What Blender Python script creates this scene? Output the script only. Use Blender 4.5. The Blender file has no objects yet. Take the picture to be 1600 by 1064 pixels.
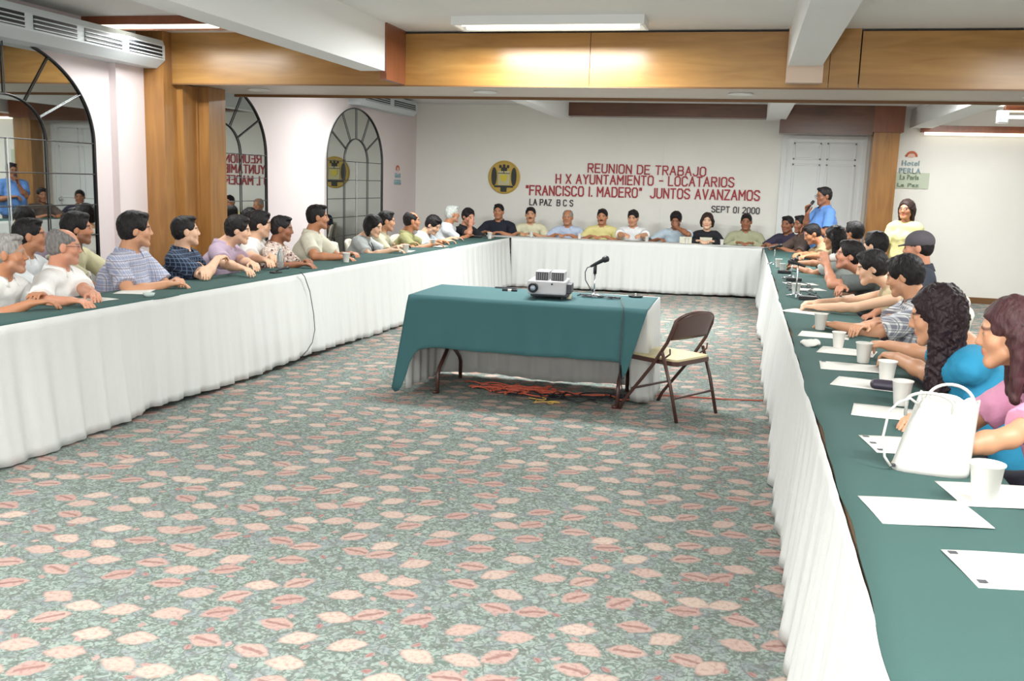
import bpy, math, random
import numpy as np
from mathutils import Vector, Matrix, Quaternion
random.seed(7); RNG = np.random.RandomState(3)
PI = math.pi
S = bpy.context.scene
COL = S.collection

# ------------------------------------------------------------------ camera
FPX, YAW, PITCH, ROLL, CH = 1489.1, -0.23322, -0.164695, 0.030952, 1.5885
fw = np.array([math.sin(YAW)*math.cos(PITCH), math.cos(YAW)*math.cos(PITCH), math.sin(PITCH)])
r0 = np.array([math.cos(YAW), -math.sin(YAW), 0.0]); u0 = np.cross(r0, fw)
rt = r0*math.cos(ROLL)+u0*math.sin(ROLL); up = -r0*math.sin(ROLL)+u0*math.cos(ROLL)
cam = bpy.data.cameras.new('camera'); cam.sensor_width = 36; cam.lens = FPX/1600*36
cam.clip_start = 0.05; cam.clip_end = 100
co = bpy.data.objects.new('camera', cam); COL.objects.link(co); S.camera = co
M = Matrix.Identity(4)
for i in range(3):
    M[i][0] = rt[i]; M[i][1] = up[i]; M[i][2] = -fw[i]
M[0][3], M[1][3], M[2][3] = 0, 0, CH
co.matrix_world = M
O = np.array([0, 0, CH])
def _hit(x, y, ax, val):
    d = fw + rt*(x-800)/FPX - up*(y-532)/FPX
    return O + (val-O[ax])/d[ax]*d
def AX(x, y, X): return _hit(x, y, 0, X)
def AY(x, y, Y): return _hit(x, y, 1, Y)
def AZ(x, y, Z=0.75): return _hit(x, y, 2, Z)

# ------------------------------------------------------------------ world, exposure, lamps
S.view_settings.view_transform = 'Standard'; S.view_settings.look = 'None'
S.view_settings.gamma = 1; S.view_settings.use_curve_mapping = False
S.view_settings.exposure = 0.0
w = bpy.data.worlds.new('world'); S.world = w; w.use_nodes = True
w.node_tree.nodes['Background'].inputs[0].default_value = (0.9, 0.95, 1, 1)
w.node_tree.nodes['Background'].inputs[1].default_value = 0.4
def lamp(name, kind, loc, energy, color=(1, 1, 1), **k):
    l = bpy.data.lights.new(name, kind); l.energy = energy; l.color = color
    for a, b in k.items(): setattr(l, a, b)
    o = bpy.data.objects.new(name, l); COL.objects.link(o); o.location = loc
    return o
# the photographer's flash, held above and left of the lens
lamp('camera_flash', 'POINT', (-0.19, 0.0, 1.66), 250, (1.0, 0.98, 0.96), shadow_soft_size=0.06)
CEIL = 2.83
# fluorescent troffers of the ceiling (lamp light of each fixture; the fixtures are built below)
FIX = [(-1.55, 7.45), (-5.0, 7.3), (-1.6, 1.5), (-4.2, 2.6), (1.9, 2.2), (2.6, 6.4), (-4.0, 11.5), (-1.4, 11.2), (1.3, 11.6), (4.4, 10.5), (3.0, 13.9)]
for x, y in FIX:
    a = lamp('fluorescent_light', 'AREA', (x, y, CEIL-0.13), 45 if x < -4.9 else {(-4.0, 11.5): 70, (4.4, 10.5): 70, (3.0, 13.9): 70, (-1.4, 11.2): 150, (1.3, 11.6): 115}.get((x, y), 100), (0.97, 1.0, 0.985), shape='RECTANGLE', size=1.25, size_y=0.25)

# ------------------------------------------------------------------ helpers
MATS = {}
def newmat(name):
    m = bpy.data.materials.new(name); m.use_nodes = True
    nt = m.node_tree; b = nt.nodes['Principled BSDF']
    return m, nt, b
def srgb(r, g, b):
    f = lambda c: ((c/255+0.055)/1.055)**2.4 if c > 10 else c/255/12.92
    return (f(r), f(g), f(b), 1)
def plain(name, c, rough=0.6, metal=0, bump=0, bscale=60, var=0.0, emit=None, coat=0):
    if name in MATS: return MATS[name]
    m, nt, b = newmat(name); c = srgb(*c)
    b.inputs['Base Color'].default_value = c; b.inputs['Roughness'].default_value = rough
    b.inputs['Metallic'].default_value = metal; b.inputs['Coat Weight'].default_value = coat
    tc = nt.nodes.new('ShaderNodeTexCoord')
    if var:
        n = nt.nodes.new('ShaderNodeTexNoise'); n.inputs['Scale'].default_value = 3; n.inputs['Detail'].default_value = 5
        nt.links.new(tc.outputs['Object'], n.inputs['Vector'])
        h = nt.nodes.new('ShaderNodeMix'); h.data_type = 'RGBA'
        h.inputs[6].default_value = tuple(x*(1-var) for x in c[:3])+(1,); h.inputs[7].default_value = tuple(min(1, x*(1+var)) for x in c[:3])+(1,)
        nt.links.new(n.outputs[0], h.inputs[0]); nt.links.new(h.outputs[2], b.inputs['Base Color'])
    if bump:
        n2 = nt.nodes.new('ShaderNodeTexNoise'); n2.inputs['Scale'].default_value = bscale; n2.inputs['Detail'].default_value = 4
        bp = nt.nodes.new('ShaderNodeBump'); bp.inputs['Strength'].default_value = bump; bp.inputs['Distance'].default_value = 0.01
        nt.links.new(tc.outputs['Object'], n2.inputs['Vector']); nt.links.new(n2.outputs[0], bp.inputs['Height']); nt.links.new(bp.outputs[0], b.inputs['Normal'])
    if emit:
        b.inputs['Emission Color'].default_value = c; b.inputs['Emission Strength'].default_value = emit
    MATS[name] = m; return m
def wood(name, c1, c2, axis=0, rough=0.32):
    m, nt, b = newmat(name); N = nt.nodes.new; L = nt.links.new
    tc = N('ShaderNodeTexCoord'); mp = N('ShaderNodeMapping'); L(tc.outputs['Object'], mp.inputs[0])
    sc = [9, 9, 9]; sc[axis] = 1.1; mp.inputs['Scale'].default_value = sc
    n = N('ShaderNodeTexNoise'); n.inputs['Scale'].default_value = 1.4; n.inputs['Detail'].default_value = 8; n.inputs['Distortion'].default_value = 0.8
    L(mp.outputs[0], n.inputs['Vector'])
    n2 = N('ShaderNodeTexNoise'); n2.inputs['Scale'].default_value = 1.1; L(tc.outputs['Object'], n2.inputs['Vector'])
    mx = N('ShaderNodeMath'); mx.operation = 'MULTIPLY_ADD'; mx.inputs[1].default_value = 0.55; L(n.outputs[0], mx.inputs[0])
    m2 = N('ShaderNodeMath'); m2.operation = 'MULTIPLY'; m2.inputs[1].default_value = 0.45; L(n2.outputs[0], m2.inputs[0]); L(m2.outputs[0], mx.inputs[2])
    cr = N('ShaderNodeValToRGB'); cr.color_ramp.elements[0].position = 0.36; cr.color_ramp.elements[1].position = 0.64
    cr.color_ramp.elements[0].color = srgb(*c1); cr.color_ramp.elements[1].color = srgb(*c2)
    L(mx.outputs[0], cr.inputs[0]); L(cr.outputs[0], b.inputs['Base Color'])
    b.inputs['Roughness'].default_value = rough; b.inputs['Coat Weight'].default_value = 0.25; b.inputs['Coat Roughness'].default_value = 0.25
    return m

class MB:
    def __init__(s): s.v = []; s.f = []; s.m = []; s.mi = 0
    def quad(s, a, b, c, d):
        n = len(s.v); s.v += [tuple(a), tuple(b), tuple(c), tuple(d)]; s.f.append((n, n+1, n+2, n+3)); s.m.append(s.mi)
    def poly(s, pts):
        n = len(s.v); s.v += [tuple(p) for p in pts]; s.f.append(tuple(range(n, n+len(pts)))); s.m.append(s.mi)
    def box(s, x0, x1, y0, y1, z0, z1):
        n = len(s.v)
        s.v += [(x, y, z) for x in (x0, x1) for y in (y0, y1) for z in (z0, z1)]
        for q in ((0, 1, 3, 2), (4, 6, 7, 5), (0, 4, 5, 1), (2, 3, 7, 6), (0, 2, 6, 4), (1, 5, 7, 3)):
            s.f.append(tuple(n+i for i in q)); s.m.append(s.mi)
        return s
    def obox(s, c, ax, half):                      # oriented box, ax = three unit vectors
        c = np.array(c, float); n = len(s.v)
        for i in (-1, 1):
            for j in (-1, 1):
                for k in (-1, 1):
                    s.v.append(tuple(c+i*half[0]*np.array(ax[0])+j*half[1]*np.array(ax[1])+k*half[2]*np.array(ax[2])))
        for q in ((0, 1, 3, 2), (4, 6, 7, 5), (0, 4, 5, 1), (2, 3, 7, 6), (0, 2, 6, 4), (1, 5, 7, 3)):
            s.f.append(tuple(n+i for i in q)); s.m.append(s.mi)
        return s
    def tube(s, pts, r, seg=8, closed=False, cap=True):
        P = [np.array(p, float) for p in pts]; n = len(P); rr = r if hasattr(r, '__len__') else [r]*n
        prev = None; base = len(s.v)
        for i in range(n):
            if closed: t = P[(i+1) % n]-P[i-1]
            else: t = P[min(i+1, n-1)]-P[max(i-1, 0)]
            t = t/(np.linalg.norm(t)+1e-9)
            if prev is None:
                a = np.array([0, 0, 1.]) if abs(t[2]) < .9 else np.array([1., 0, 0])
                prev = np.cross(t, a)
            u = prev-t*(prev@t); u /= np.linalg.norm(u)+1e-9; prev = u; v = np.cross(t, u)
            for k in range(seg):
                an = 2*PI*k/seg; s.v.append(tuple(P[i]+rr[i]*(u*math.cos(an)+v*math.sin(an))))
        for i in range(n if closed else n-1):
            j = (i+1) % n
            for k in range(seg):
                k2 = (k+1) % seg
                s.f.append((base+i*seg+k, base+i*seg+k2, base+j*seg+k2, base+j*seg+k)); s.m.append(s.mi)
        if cap and not closed:
            s.f.append(tuple(base+k for k in range(seg))[::-1]); s.m.append(s.mi)
            s.f.append(tuple(base+(n-1)*seg+k for k in range(seg))); s.m.append(s.mi)
        return s
    def lathe(s, c, prof, seg=20, axis='z'):
        base = len(s.v)
        for r, z in prof:
            for k in range(seg):
                a = 2*PI*k/seg; p = (r*math.cos(a), r*math.sin(a), z)
                if axis == 'y': p = (p[0], z, p[1])
                if axis == 'x': p = (z, p[0], p[1])
                s.v.append((c[0]+p[0], c[1]+p[1], c[2]+p[2]))
        for i in range(len(prof)-1):
            for k in range(seg):
                k2 = (k+1) % seg
                s.f.append((base+i*seg+k, base+i*seg+k2, base+(i+1)*seg+k2, base+(i+1)*seg+k)); s.m.append(s.mi)
        s.f.append(tuple(base+k for k in range(seg))[::-1]); s.m.append(s.mi)
        s.f.append(tuple(base+(len(prof)-1)*seg+k for k in range(seg))); s.m.append(s.mi)
        return s
    def grid(s, fn, nu, nv):
        base = len(s.v)
        for i in range(nu+1):
            for j in range(nv+1): s.v.append(tuple(fn(i/nu, j/nv)))
        for i in range(nu):
            for j in range(nv):
                a = base+i*(nv+1)+j; s.f.append((a, a+1, a+nv+2, a+nv+1)); s.m.append(s.mi)
        return s
    def build(s, name, mat, parent=None, smooth=False, bevel=0, origin=None, solid=0):
        me = bpy.data.meshes.new(name)
        vv = s.v
        if origin is not None: vv = [(a-origin[0], b-origin[1], c-origin[2]) for a, b, c in vv]
        me.from_pydata(vv, [], s.f)
        for x in (mat if isinstance(mat, (list, tuple)) else [mat]): me.materials.append(x)
        me.polygons.foreach_set('material_index', s.m)
        me.polygons.foreach_set('use_smooth', [smooth]*len(s.f)); me.update()
        o = bpy.data.objects.new(name, me); COL.objects.link(o)
        if origin is not None: o.location = origin
        if parent is not None: o.parent = parent
        if bevel:
            b = o.modifiers.new('b', 'BEVEL'); b.width = bevel; b.segments = 2; b.limit_method = 'ANGLE'
        if solid:
            b = o.modifiers.new('s', 'SOLIDIFY'); b.thickness = solid; b.offset = 0
        return o
def tag(o, label=None, cat=None, group=None, kind=None):
    if label: o['label'] = label
    if cat: o['category'] = cat
    if group: o['group'] = group
    if kind: o['kind'] = kind
    return o
def struct(name, mb, mat, label=None, cat=None, **k):
    o = mb.build(name, mat, **k); o['kind'] = 'structure'
    return tag(o, label, cat)
def thing(name, label, cat, loc=(0, 0, 0), rz=0, group=None):
    o = bpy.data.objects.new(name, None); COL.objects.link(o); o.empty_display_size = .1
    o.location = loc; o.rotation_euler = (0, 0, rz); return tag(o, label, cat, group)
def copy_tree(o, parent=None):
    c = o.copy(); COL.objects.link(c)
    if parent is not None: c.parent = parent
    for ch in list(o.children): copy_tree(ch, c)
    return c

# ------------------------------------------------------------------ materials
wall_m = plain('wall_plaster', (238, 236, 230), .75, bump=.12, bscale=40, var=.03)
pink_m = plain('pink_plaster', (224, 212, 212), .8, bump=.12, bscale=40, var=.03)
ceil_m = plain('ceiling_paint', (226, 226, 224), .85, var=.03)
white_m = plain('white_beam_paint', (232, 234, 234), .7, var=.02)
honey = wood('honey_wood', (148, 104, 50), (180, 136, 74), 0)
honeyv = wood('honey_wood_upright', (132, 88, 44), (170, 122, 66), 2)
dkwood = wood('dark_wood', (78, 48, 34), (112, 70, 46), 0)
dkwoodv = wood('red_brown_wood', (112, 62, 38), (138, 78, 48), 2)
lipwood = plain('wood_lip', (120, 84, 48), .5)
skirt_m = plain('white_skirt_cloth', (208, 209, 207), .85, bump=.2, bscale=220)
green_m = plain('green_cloth', (52, 84, 80), .9, bump=.15, bscale=300, var=.06)
teal_m = plain('teal_cloth', (52, 94, 98), .85, bump=.15, bscale=300, var=.04)
cup_m = plain('white_foam', (222, 220, 214), .55)
paper_m = plain('white_paper', (218, 216, 210), .8)
black_m = plain('black_plastic', (28, 28, 32), .45)
dgrey_m = plain('dark_grey', (62, 62, 68), .5)
chrome_m = plain('chrome', (215, 218, 222), .2, metal=.9)
iron_m = plain('dark_iron', (58, 58, 60), .4, metal=.3)
brownmet = plain('brown_enamel', (74, 48, 42), .35)
tan_m = plain('tan_vinyl', (205, 192, 150), .5)
orange_m = plain('orange_rubber', (188, 88, 66), .5)
acw = plain('appliance_white', (206, 214, 218), .45)
tube_m = plain('tube_glow', (255, 248, 228), .5, emit=2.2)
red_m = plain('red_letter', (166, 56, 64), .7)
blackl = plain('black_letter', (52, 46, 52), .7)
chairw = plain('ivory_chair_cover', (214, 208, 192), .8, bump=.2, bscale=120)
chairleg = plain('chair_steel', (90, 84, 78), .4, metal=.6)
mirror_m = plain('mirror_silver', (205, 210, 208), .015, metal=1.0)

def carpet():
    m, nt, b = newmat('patterned_carpet'); N = nt.nodes.new; L = nt.links.new
    tc = N('ShaderNodeTexCoord')
    def mth(op, a, bb=None, c=None):
        n = N('ShaderNodeMath'); n.operation = op
        for i, v in enumerate((a, bb, c)):
            if v is None: continue
            if isinstance(v, (int, float)): n.inputs[i].default_value = v
            else: L(v, n.inputs[i])
        return n.outputs[0]
    def mix(f, a, c):
        n = N('ShaderNodeMix'); n.data_type = 'RGBA'
        for i, v in ((0, f), (6, a), (7, c)):
            if isinstance(v, (tuple, int, float)): n.inputs[i].default_value = v
            else: L(v, n.inputs[i])
        return n.outputs[2]
    def ss(x, e0, e1):
        n = N('ShaderNodeMapRange'); n.interpolation_type = 'SMOOTHSTEP'; L(x, n.inputs[0])
        n.inputs[1].default_value = e0; n.inputs[2].default_value = e1; return n.outputs[0]
    # base: teal green with grey-blue swirls
    n1 = N('ShaderNodeTexNoise'); n1.inputs['Scale'].default_value = 38; n1.inputs['Detail'].default_value = 5; n1.inputs['Distortion'].default_value = 1.5; L(tc.outputs['Object'], n1.inputs[0])
    n2 = N('ShaderNodeTexNoise'); n2.inputs['Scale'].default_value = 9; n2.inputs['Detail'].default_value = 4; n2.inputs['Distortion'].default_value = 1.2; L(tc.outputs['Object'], n2.inputs[0])
    base = mix(ss(n1.outputs[0], .38, .62), srgb(102, 113, 106), srgb(144, 156, 148))
    base = mix(mth('MULTIPLY', ss(n2.outputs[0], .48, .66), .55), base, srgb(128, 132, 138))
    # dark twig lines
    vl = N('ShaderNodeTexVoronoi'); vl.feature = 'DISTANCE_TO_EDGE'; vl.inputs['Scale'].default_value = 16
    wp = N('ShaderNodeVectorMath'); wp.operation = 'MULTIPLY_ADD'; L(n2.outputs[1], wp.inputs[0]); wp.inputs[1].default_value = (.12, .12, .12); L(tc.outputs['Object'], wp.inputs[2])
    L(wp.outputs[0], vl.inputs['Vector'])
    tw = mth('MULTIPLY', mth('SUBTRACT', 1.0, ss(vl.outputs[0], 0.02, 0.09)), .6)
    base = mix(tw, base, srgb(98, 96, 92))
    col = base
    def leaves(off, scale, col, a, bb, rnd, thr, light, mid, dark, rotjit=1.2, rot0=0.0):
        mp = N('ShaderNodeMapping'); L(tc.outputs['Object'], mp.inputs[0]); mp.inputs['Scale'].default_value = (scale, scale, 0); mp.inputs['Location'].default_value = off
        nz = N('ShaderNodeTexNoise'); nz.inputs['Scale'].default_value = 5; L(mp.outputs[0], nz.inputs[0])
        ad = N('ShaderNodeVectorMath'); ad.operation = 'MULTIPLY_ADD'; L(nz.outputs[1], ad.inputs[0]); ad.inputs[1].default_value = (.12, .12, 0); L(mp.outputs[0], ad.inputs[2])
        v = N('ShaderNodeTexVoronoi'); v.voronoi_dimensions = '2D'; v.inputs['Scale'].default_value = 1; v.inputs['Randomness'].default_value = rnd; L(ad.outputs[0], v.inputs['Vector'])
        sb = N('ShaderNodeVectorMath'); sb.operation = 'SUBTRACT'; L(ad.outputs[0], sb.inputs[0]); L(v.outputs['Position'], sb.inputs[1])
        sc = N('ShaderNodeSeparateColor'); L(v.outputs['Color'], sc.inputs[0])
        rot = N('ShaderNodeVectorRotate'); rot.rotation_type = 'Z_AXIS'; L(sb.outputs[0], rot.inputs[0]); L(mth('MULTIPLY_ADD', sc.outputs[0], rotjit, rot0), rot.inputs['Angle'])
        sx = N('ShaderNodeSeparateXYZ'); L(rot.outputs[0], sx.inputs[0])
        ex = mth('DIVIDE', sx.outputs[0], a); ey0 = mth('DIVIDE', sx.outputs[1], bb)
        ey = mth('MULTIPLY_ADD', mth('MULTIPLY', ex, ex), .18, ey0)
        d = mth('SQRT', mth('ADD', mth('MULTIPLY', ex, ex), mth('MULTIPLY', ey, ey)))
        # pointed tip
        d = mth('ADD', d, mth('MULTIPLY', mth('ABSOLUTE', mth('MULTIPLY', ex, ey)), .45))
        gate = mth('GREATER_THAN', sc.outputs[2], thr)
        msk = mth('MULTIPLY', mth('SUBTRACT', 1.0, ss(d, .74, 1.04)), gate)
        lc = mix(sc.outputs[1], light, mid)
        n3 = N('ShaderNodeTexNoise'); n3.inputs['Scale'].default_value = 60; L(tc.outputs['Object'], n3.inputs[0])
        lc = mix(mth('MULTIPLY', ss(n3.outputs[0], .45, .7), .35), lc, dark)
        # vein / outline
        vein = mth('MULTIPLY', mth('SUBTRACT', 1.0, ss(mth('ABSOLUTE', ey), .06, .24)), mth('MULTIPLY', mth('GREATER_THAN', sc.outputs[1], .55), mth('LESS_THAN', mth('ABSOLUTE', ex), .62)))
        lc = mix(mth('MULTIPLY', vein, .6), lc, dark)
        rim = mth('MULTIPLY', ss(d, .66, .92), .7)
        lc = mix(rim, lc, mid)
        return mix(msk, col, lc)
    col = leaves((3.1, 1.7, 0), 8.5, col, .20, .13, .9, .45, srgb(172, 152, 146), srgb(150, 116, 112), srgb(130, 86, 86), 3.0)
    col = leaves((0, 0, 0), 5.6, col, .44, .30, .62, .06, srgb(186, 168, 156), srgb(170, 140, 132), srgb(118, 78, 76), 1.3, -.9)
    L(col, b.inputs['Base Color']); b.inputs['Roughness'].default_value = .95; b.inputs['Specular IOR Level'].default_value = .1
    bp = N('ShaderNodeBump'); bp.inputs['Strength'].default_value = .35; bp.inputs['Distance'].default_value = .01
    n4 = N('ShaderNodeTexNoise'); n4.inputs['Scale'].default_value = 260; L(tc.outputs['Object'], n4.inputs[0]); L(n4.outputs[0], bp.inputs['Height']); L(bp.outputs[0], b.inputs['Normal'])
    return m

# ------------------------------------------------------------------ the room
XL, YB, XR, YN = -5.44, 15.5, 6.6, -2.6
struct('floor', MB().box(XL-.1, XR+.1, YN-.1, YB+.1, -.1, 0), carpet())
struct('ceiling', MB().box(XL-.1, XR+.1, YN-.1, YB+.1, CEIL, CEIL+.1), ceil_m)
struct('wall_left', MB().box(XL-.12, XL, YN-.1, YB+.1, 0, CEIL), pink_m)
struct('wall_back', MB().box(XL-.12, XR+.12, YB, YB+.12, 0, CEIL), wall_m)
struct('wall_right', MB().box(XR, XR+.12, YN-.1, YB+.1, 0, CEIL), wall_m)
struct('wall_front', MB().box(XL-.12, XR+.12, YN-.12, YN, 0, CEIL), wall_m)
struct('baseboard_back', MB().box(2.15, XR, YB-.02, YB, 0, .09), lipwood)
struct('baseboard_right', MB().box(XR-.02, XR, YN, YB, 0, .09), lipwood)
struct('trim_1', MB().box(-1.32, -1.305, YB-.012, YB, 0, CEIL), wall_m)        # panel seam in the back wall
# pink pilaster in front of the wooden column, with its capital
struct('trim_2', MB().box(XL, XL+.07, 7.46, 7.86, 0, 2.55).box(XL, XL+.14, 7.0, 7.9, 2.55, 2.64), pink_m)
# wood clad column at the left wall
c = MB().box(XL, -5.17, 7.86, 8.6, 0, CEIL)
struct('trim_3', c, honeyv)
struct('trim_4', MB().box(-5.17, -5.105, 8.06, 8.6, 0, 2.38), honeyv)
struct('trim_5', MB().box(-5.105, -4.985, 8.3, 8.6, 0, 2.385).box(-5.115, -5.09, 8.275, 8.3, 0, 2.385), honeyv)
# cross beam clad in honey wood: front board, underside, back board
struct('trim_6', MB().box(-5.17, -2.99, 8.0, 8.03, 2.38, CEIL), honey)
struct('trim_7', MB().box(-2.99, -1.32, 8.0, 8.03, 2.38, CEIL-.02).box(-1.315, .24, 8.0, 8.03, 2.38, CEIL-.02), honey)
struct('trim_8', MB().box(.24, .56, 8.0, 8.03, 2.38, CEIL).box(.565, .78, 8.0, 8.03, 2.38, CEIL).box(.79, 3.9, 8.0, 8.03, 2.38, CEIL-.02).box(3.91, XR, 8.0, 8.03, 2.38, CEIL-.02), honey)
struct('trim_9', MB().box(-5.17, XR, 8.03, 9.1, 2.39, 2.42), plain('soffit_paint', (196, 186, 176), .5, var=.05))
struct('trim_10', MB().box(-5.17, XR, 9.1, 9.13, 2.365, CEIL).box(-5.17, XR, 7.99, 8.0, 2.372, 2.385), lipwood)
# white beams running towards the cross beam
struct('trim_11', MB().box(-3.14, -2.93, YN, 7.55, 2.45, CEIL), white_m)
struct('trim_12', MB().box(-2.97, -2.915, 7.55, 8.0, 2.385, CEIL), dkwoodv)
struct('trim_13', MB().box(.25, .50, YN, 7.86, 2.535, CEIL), white_m)
struct('trim_14', MB().box(.24, .51, 7.86, 7.99, 2.41, CEIL), plain('pinkish_board', (206, 184, 166), .6))
# second cross beam near the back wall
struct('trim_15', MB().box(-2.75, .22, 14.9, 15.2, 2.63, CEIL), dkwood)
struct('trim_16', MB().box(-2.95, -2.75, 9.13, 15.2, 2.6, CEIL).box(.22, .5, 9.13, 15.2, 2.62, CEIL), white_m)
struct('trim_17', MB().box(.42, 1.72, 14.9, 15.2, 2.42, CEIL).box(.44, .46, 14.88, 14.9, 2.42, 2.8), dkwood)
struct('trim_18', MB().box(1.74, 2.10, 14.95, 15.25, 0, 2.46), honeyv)
struct('trim_19', MB().box(1.72, 2.14, 14.9, 15.28, 2.46, CEIL), dkwoodv)
struct('trim_20', MB().box(2.3, 2.6, 9.13, 15.5, 2.56, CEIL), white_m)
# door
d = MB().box(.56, 1.66, YB-.03, YB, 0, 2.36)
door = struct('door_1', d, white_m)
def moulding(x0, x1, z0, z1, o):
    m = MB()
    for a in ((x0, x1, z1-.03, z1), (x0, x1, z0, z0+.03), (x0, x0+.03, z0, z1), (x1-.03, x1, z0, z1)): m.box(a[0], a[1], YB-.045, YB-.03, a[2], a[3])
    return m.build('door_panel', white_m, o, bevel=.006)
for z0, z1 in ((.15, .95), (1.05, 2.0), (2.06, 2.32)):
    moulding(.66, 1.07, z0, z1, door); moulding(1.15, 1.58, z0, z1, door)
MB().box(.49, .56, YB-.05, YB, 0, 2.36).box(1.66, 1.72, YB-.05, YB, 0, 2.36).box(.49, 1.72, YB-.05, YB, 2.36, 2.42).build('door_frame', white_m, door)
kn = MB().lathe((1.56, YB-.09, 1.02), [(.01, .06), (.012, .03), (.028, .02), (.03, 0), (.018, -.015)], 14, 'y').build('door_knob', chrome_m, door, smooth=True)
# recessed downlights in the cross beam's underside
for i, (x, l) in enumerate(((-4.6, 'round downlight in the beam underside near the wooden column'), (-2.35, 'round downlight in the beam underside left of the middle'), (-.1, 'round downlight in the beam underside right of the middle'), (2.2, 'round downlight in the beam underside above the right row'))):
    t = thing('recessed_downlight', l, 'ceiling light', (x, 8.55, 2.39), group='downlights in the wooden beam')
    MB().lathe((0, 0, 0), [(.1, 0), (.11, -.012), (.09, -.016), (.088, -.004)], 24).build('trim_ring', white_m, t, smooth=True)
    MB().lathe((0, 0, 0), [(.087, -.003), (.085, -.008)], 24).build('lens', plain('downlight_lens', (235, 232, 215), .3), t)

# fluorescent fixtures under each lamp
flab = ['two tube ceiling light at the top centre beside the wooden beam', 'brown edged tube light at the left end of the ceiling', 'tube light above the open carpet', 'tube light above the near left table', 'tube light above the near right table', 'tube light right of the hall in front of the beam', 'tube light above the middle of the left table', 'tube light above the middle of the hall behind the beam', 'tube light above the far end of the right table', 'brown boxed tube light over the standing woman', 'tube light near the right part of the back wall']
for (x, y), l in zip(FIX, flab):
    t = thing('fluorescent_light', l, 'ceiling light', (x, y, CEIL), group='fluorescent tube lights')
    MB().box(-.72, .72, -.17, -.145, -.065, 0).box(-.72, .72, .145, .17, -.065, 0).box(-.74, -.72, -.17, .17, -.065, 0).box(.72, .74, -.17, .17, -.065, 0).build('frame', dkwoodv if 'brown' in l else white_m, t)
    MB().box(-.72, .72, -.145, .145, -.03, 0).build('reflector', white_m, t)
    for s in (-.07, .07):
        MB().tube([(-.68, s, -.048), (.68, s, -.048)], .016, 10).build('tube', tube_m, t, smooth=True)
# the two fixtures low at the right of the back wall
t = thing('wall_tube_light', 'tube light with brown board high on the back wall at right', 'wall light', (3.7, YB, 2.5))
MB().box(-1.25, 1.3, -.08, 0, 0, .1).build('board', dkwoodv, t); MB().tube([(-1.2, -.1, -.02), (1.25, -.1, -.02)], .022, 10).build('tube', tube_m, t, smooth=True)
t = thing('hanging_tube_light', 'bare tube light with white end holder below the ceiling at right', 'ceiling light', (4.2, 13.9, 2.62))
MB().box(-1.0, 1.2, -.05, .05, .06, .15).build('board', dkwoodv, t); MB().tube([(-.95, 0, 0), (1.2, 0, 0)], .022, 10).build('tube', tube_m, t, smooth=True)
MB().box(-1.08, -.95, -.06, .06, -.08, .08).build('tube_holder', chrome_m, t, bevel=.01); MB().box(-.9, -.88, -.01, .01, .15, .21).build('hanger', chrome_m, t); MB().box(1, 1.02, -.01, .01, .15, .21).build('hanger', chrome_m, t)

# ------------------------------------------------------------------ arched mirrors
def arched_mirror(yc, label, w=1.0):
    zs, rise, z0 = 1.80, .74, .38
    t = thing('arched_mirror', label, 'mirror', (XL, yc, z0), group='arched mirrors on the left wall')
    zb = 0; zsp = zs-z0
    N = 48
    arc = [(w*math.cos(PI*i/N), zsp+rise*math.sin(PI*i/N)) for i in range(N+1)]
    m = MB(); pts = [(-w, zb), (w, zb)]+arc
    m.poly([(.035, y, z) for y, z in [(-w, zb), (w, zb)]+arc[1:-1] + []] if False else [(.035, y, z) for y, z in [(w, zb)]+arc+[(-w, zb)]])
    m.poly([(.0, y, z) for y, z in ([(w, zb)]+arc+[(-w, zb)])[::-1]])
    out = [(w, zb)]+arc+[(-w, zb)]; m.build('mirror_glass', mirror_m, t); m = MB()
    for i in range(len(out)):
        a, b = out[i], out[(i+1) % len(out)]
        m.quad((0, a[0], a[1]), (0, b[0], b[1]), (.035, b[0], b[1]), (.035, a[0], a[1]))
    m.build('glass_edge', white_m, t)
    x = .045
    MB().tube([(x, w, zb)]+[(x, a, b) for a, b in arc]+[(x, -w, zb), (x, 0, zb)], .009, 8).build('outer_frame', iron_m, t, smooth=True)
    wi, ri = .42, .32
    iarc = [(wi*math.cos(PI*i/24), zsp+ri*math.sin(PI*i/24)) for i in range(25)]
    MB().tube([(x, a, b) for a, b in iarc], .007, 6).build('inner_arch', iron_m, t, smooth=True)
    for k in (-2, -1, 0, 1, 2):
        a = PI/2+k*PI/6.2
        MB().tube([(x, wi*math.cos(a), zsp+ri*math.sin(a)), (x, w*math.cos(a), zsp+rise*math.sin(a))], .006, 6).build('radial_bar', iron_m, t)
    for y in (-wi, 0, wi):
        MB().tube([(x, y, zb), (x, y, zsp)], .006, 6).build('upright_bar', chrome_m if y == 0 else iron_m, t)
    z = zsp
    while z > .1:
        MB().tube([(x, -w, z), (x, w, z)], .005, 6).build('cross_bar', iron_m, t); z -= .255
    return t
arched_mirror(6.18, 'arched mirror with dark bars at the near left, left of the wooden column')
arched_mirror(9.2, 'arched mirror partly hidden behind the wooden column')
arched_mirror(12.85, 'farthest arched mirror, below the small air conditioner and showing the crest')
arched_mirror(2.6, 'arched mirror nearest the camera on the left wall')

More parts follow.
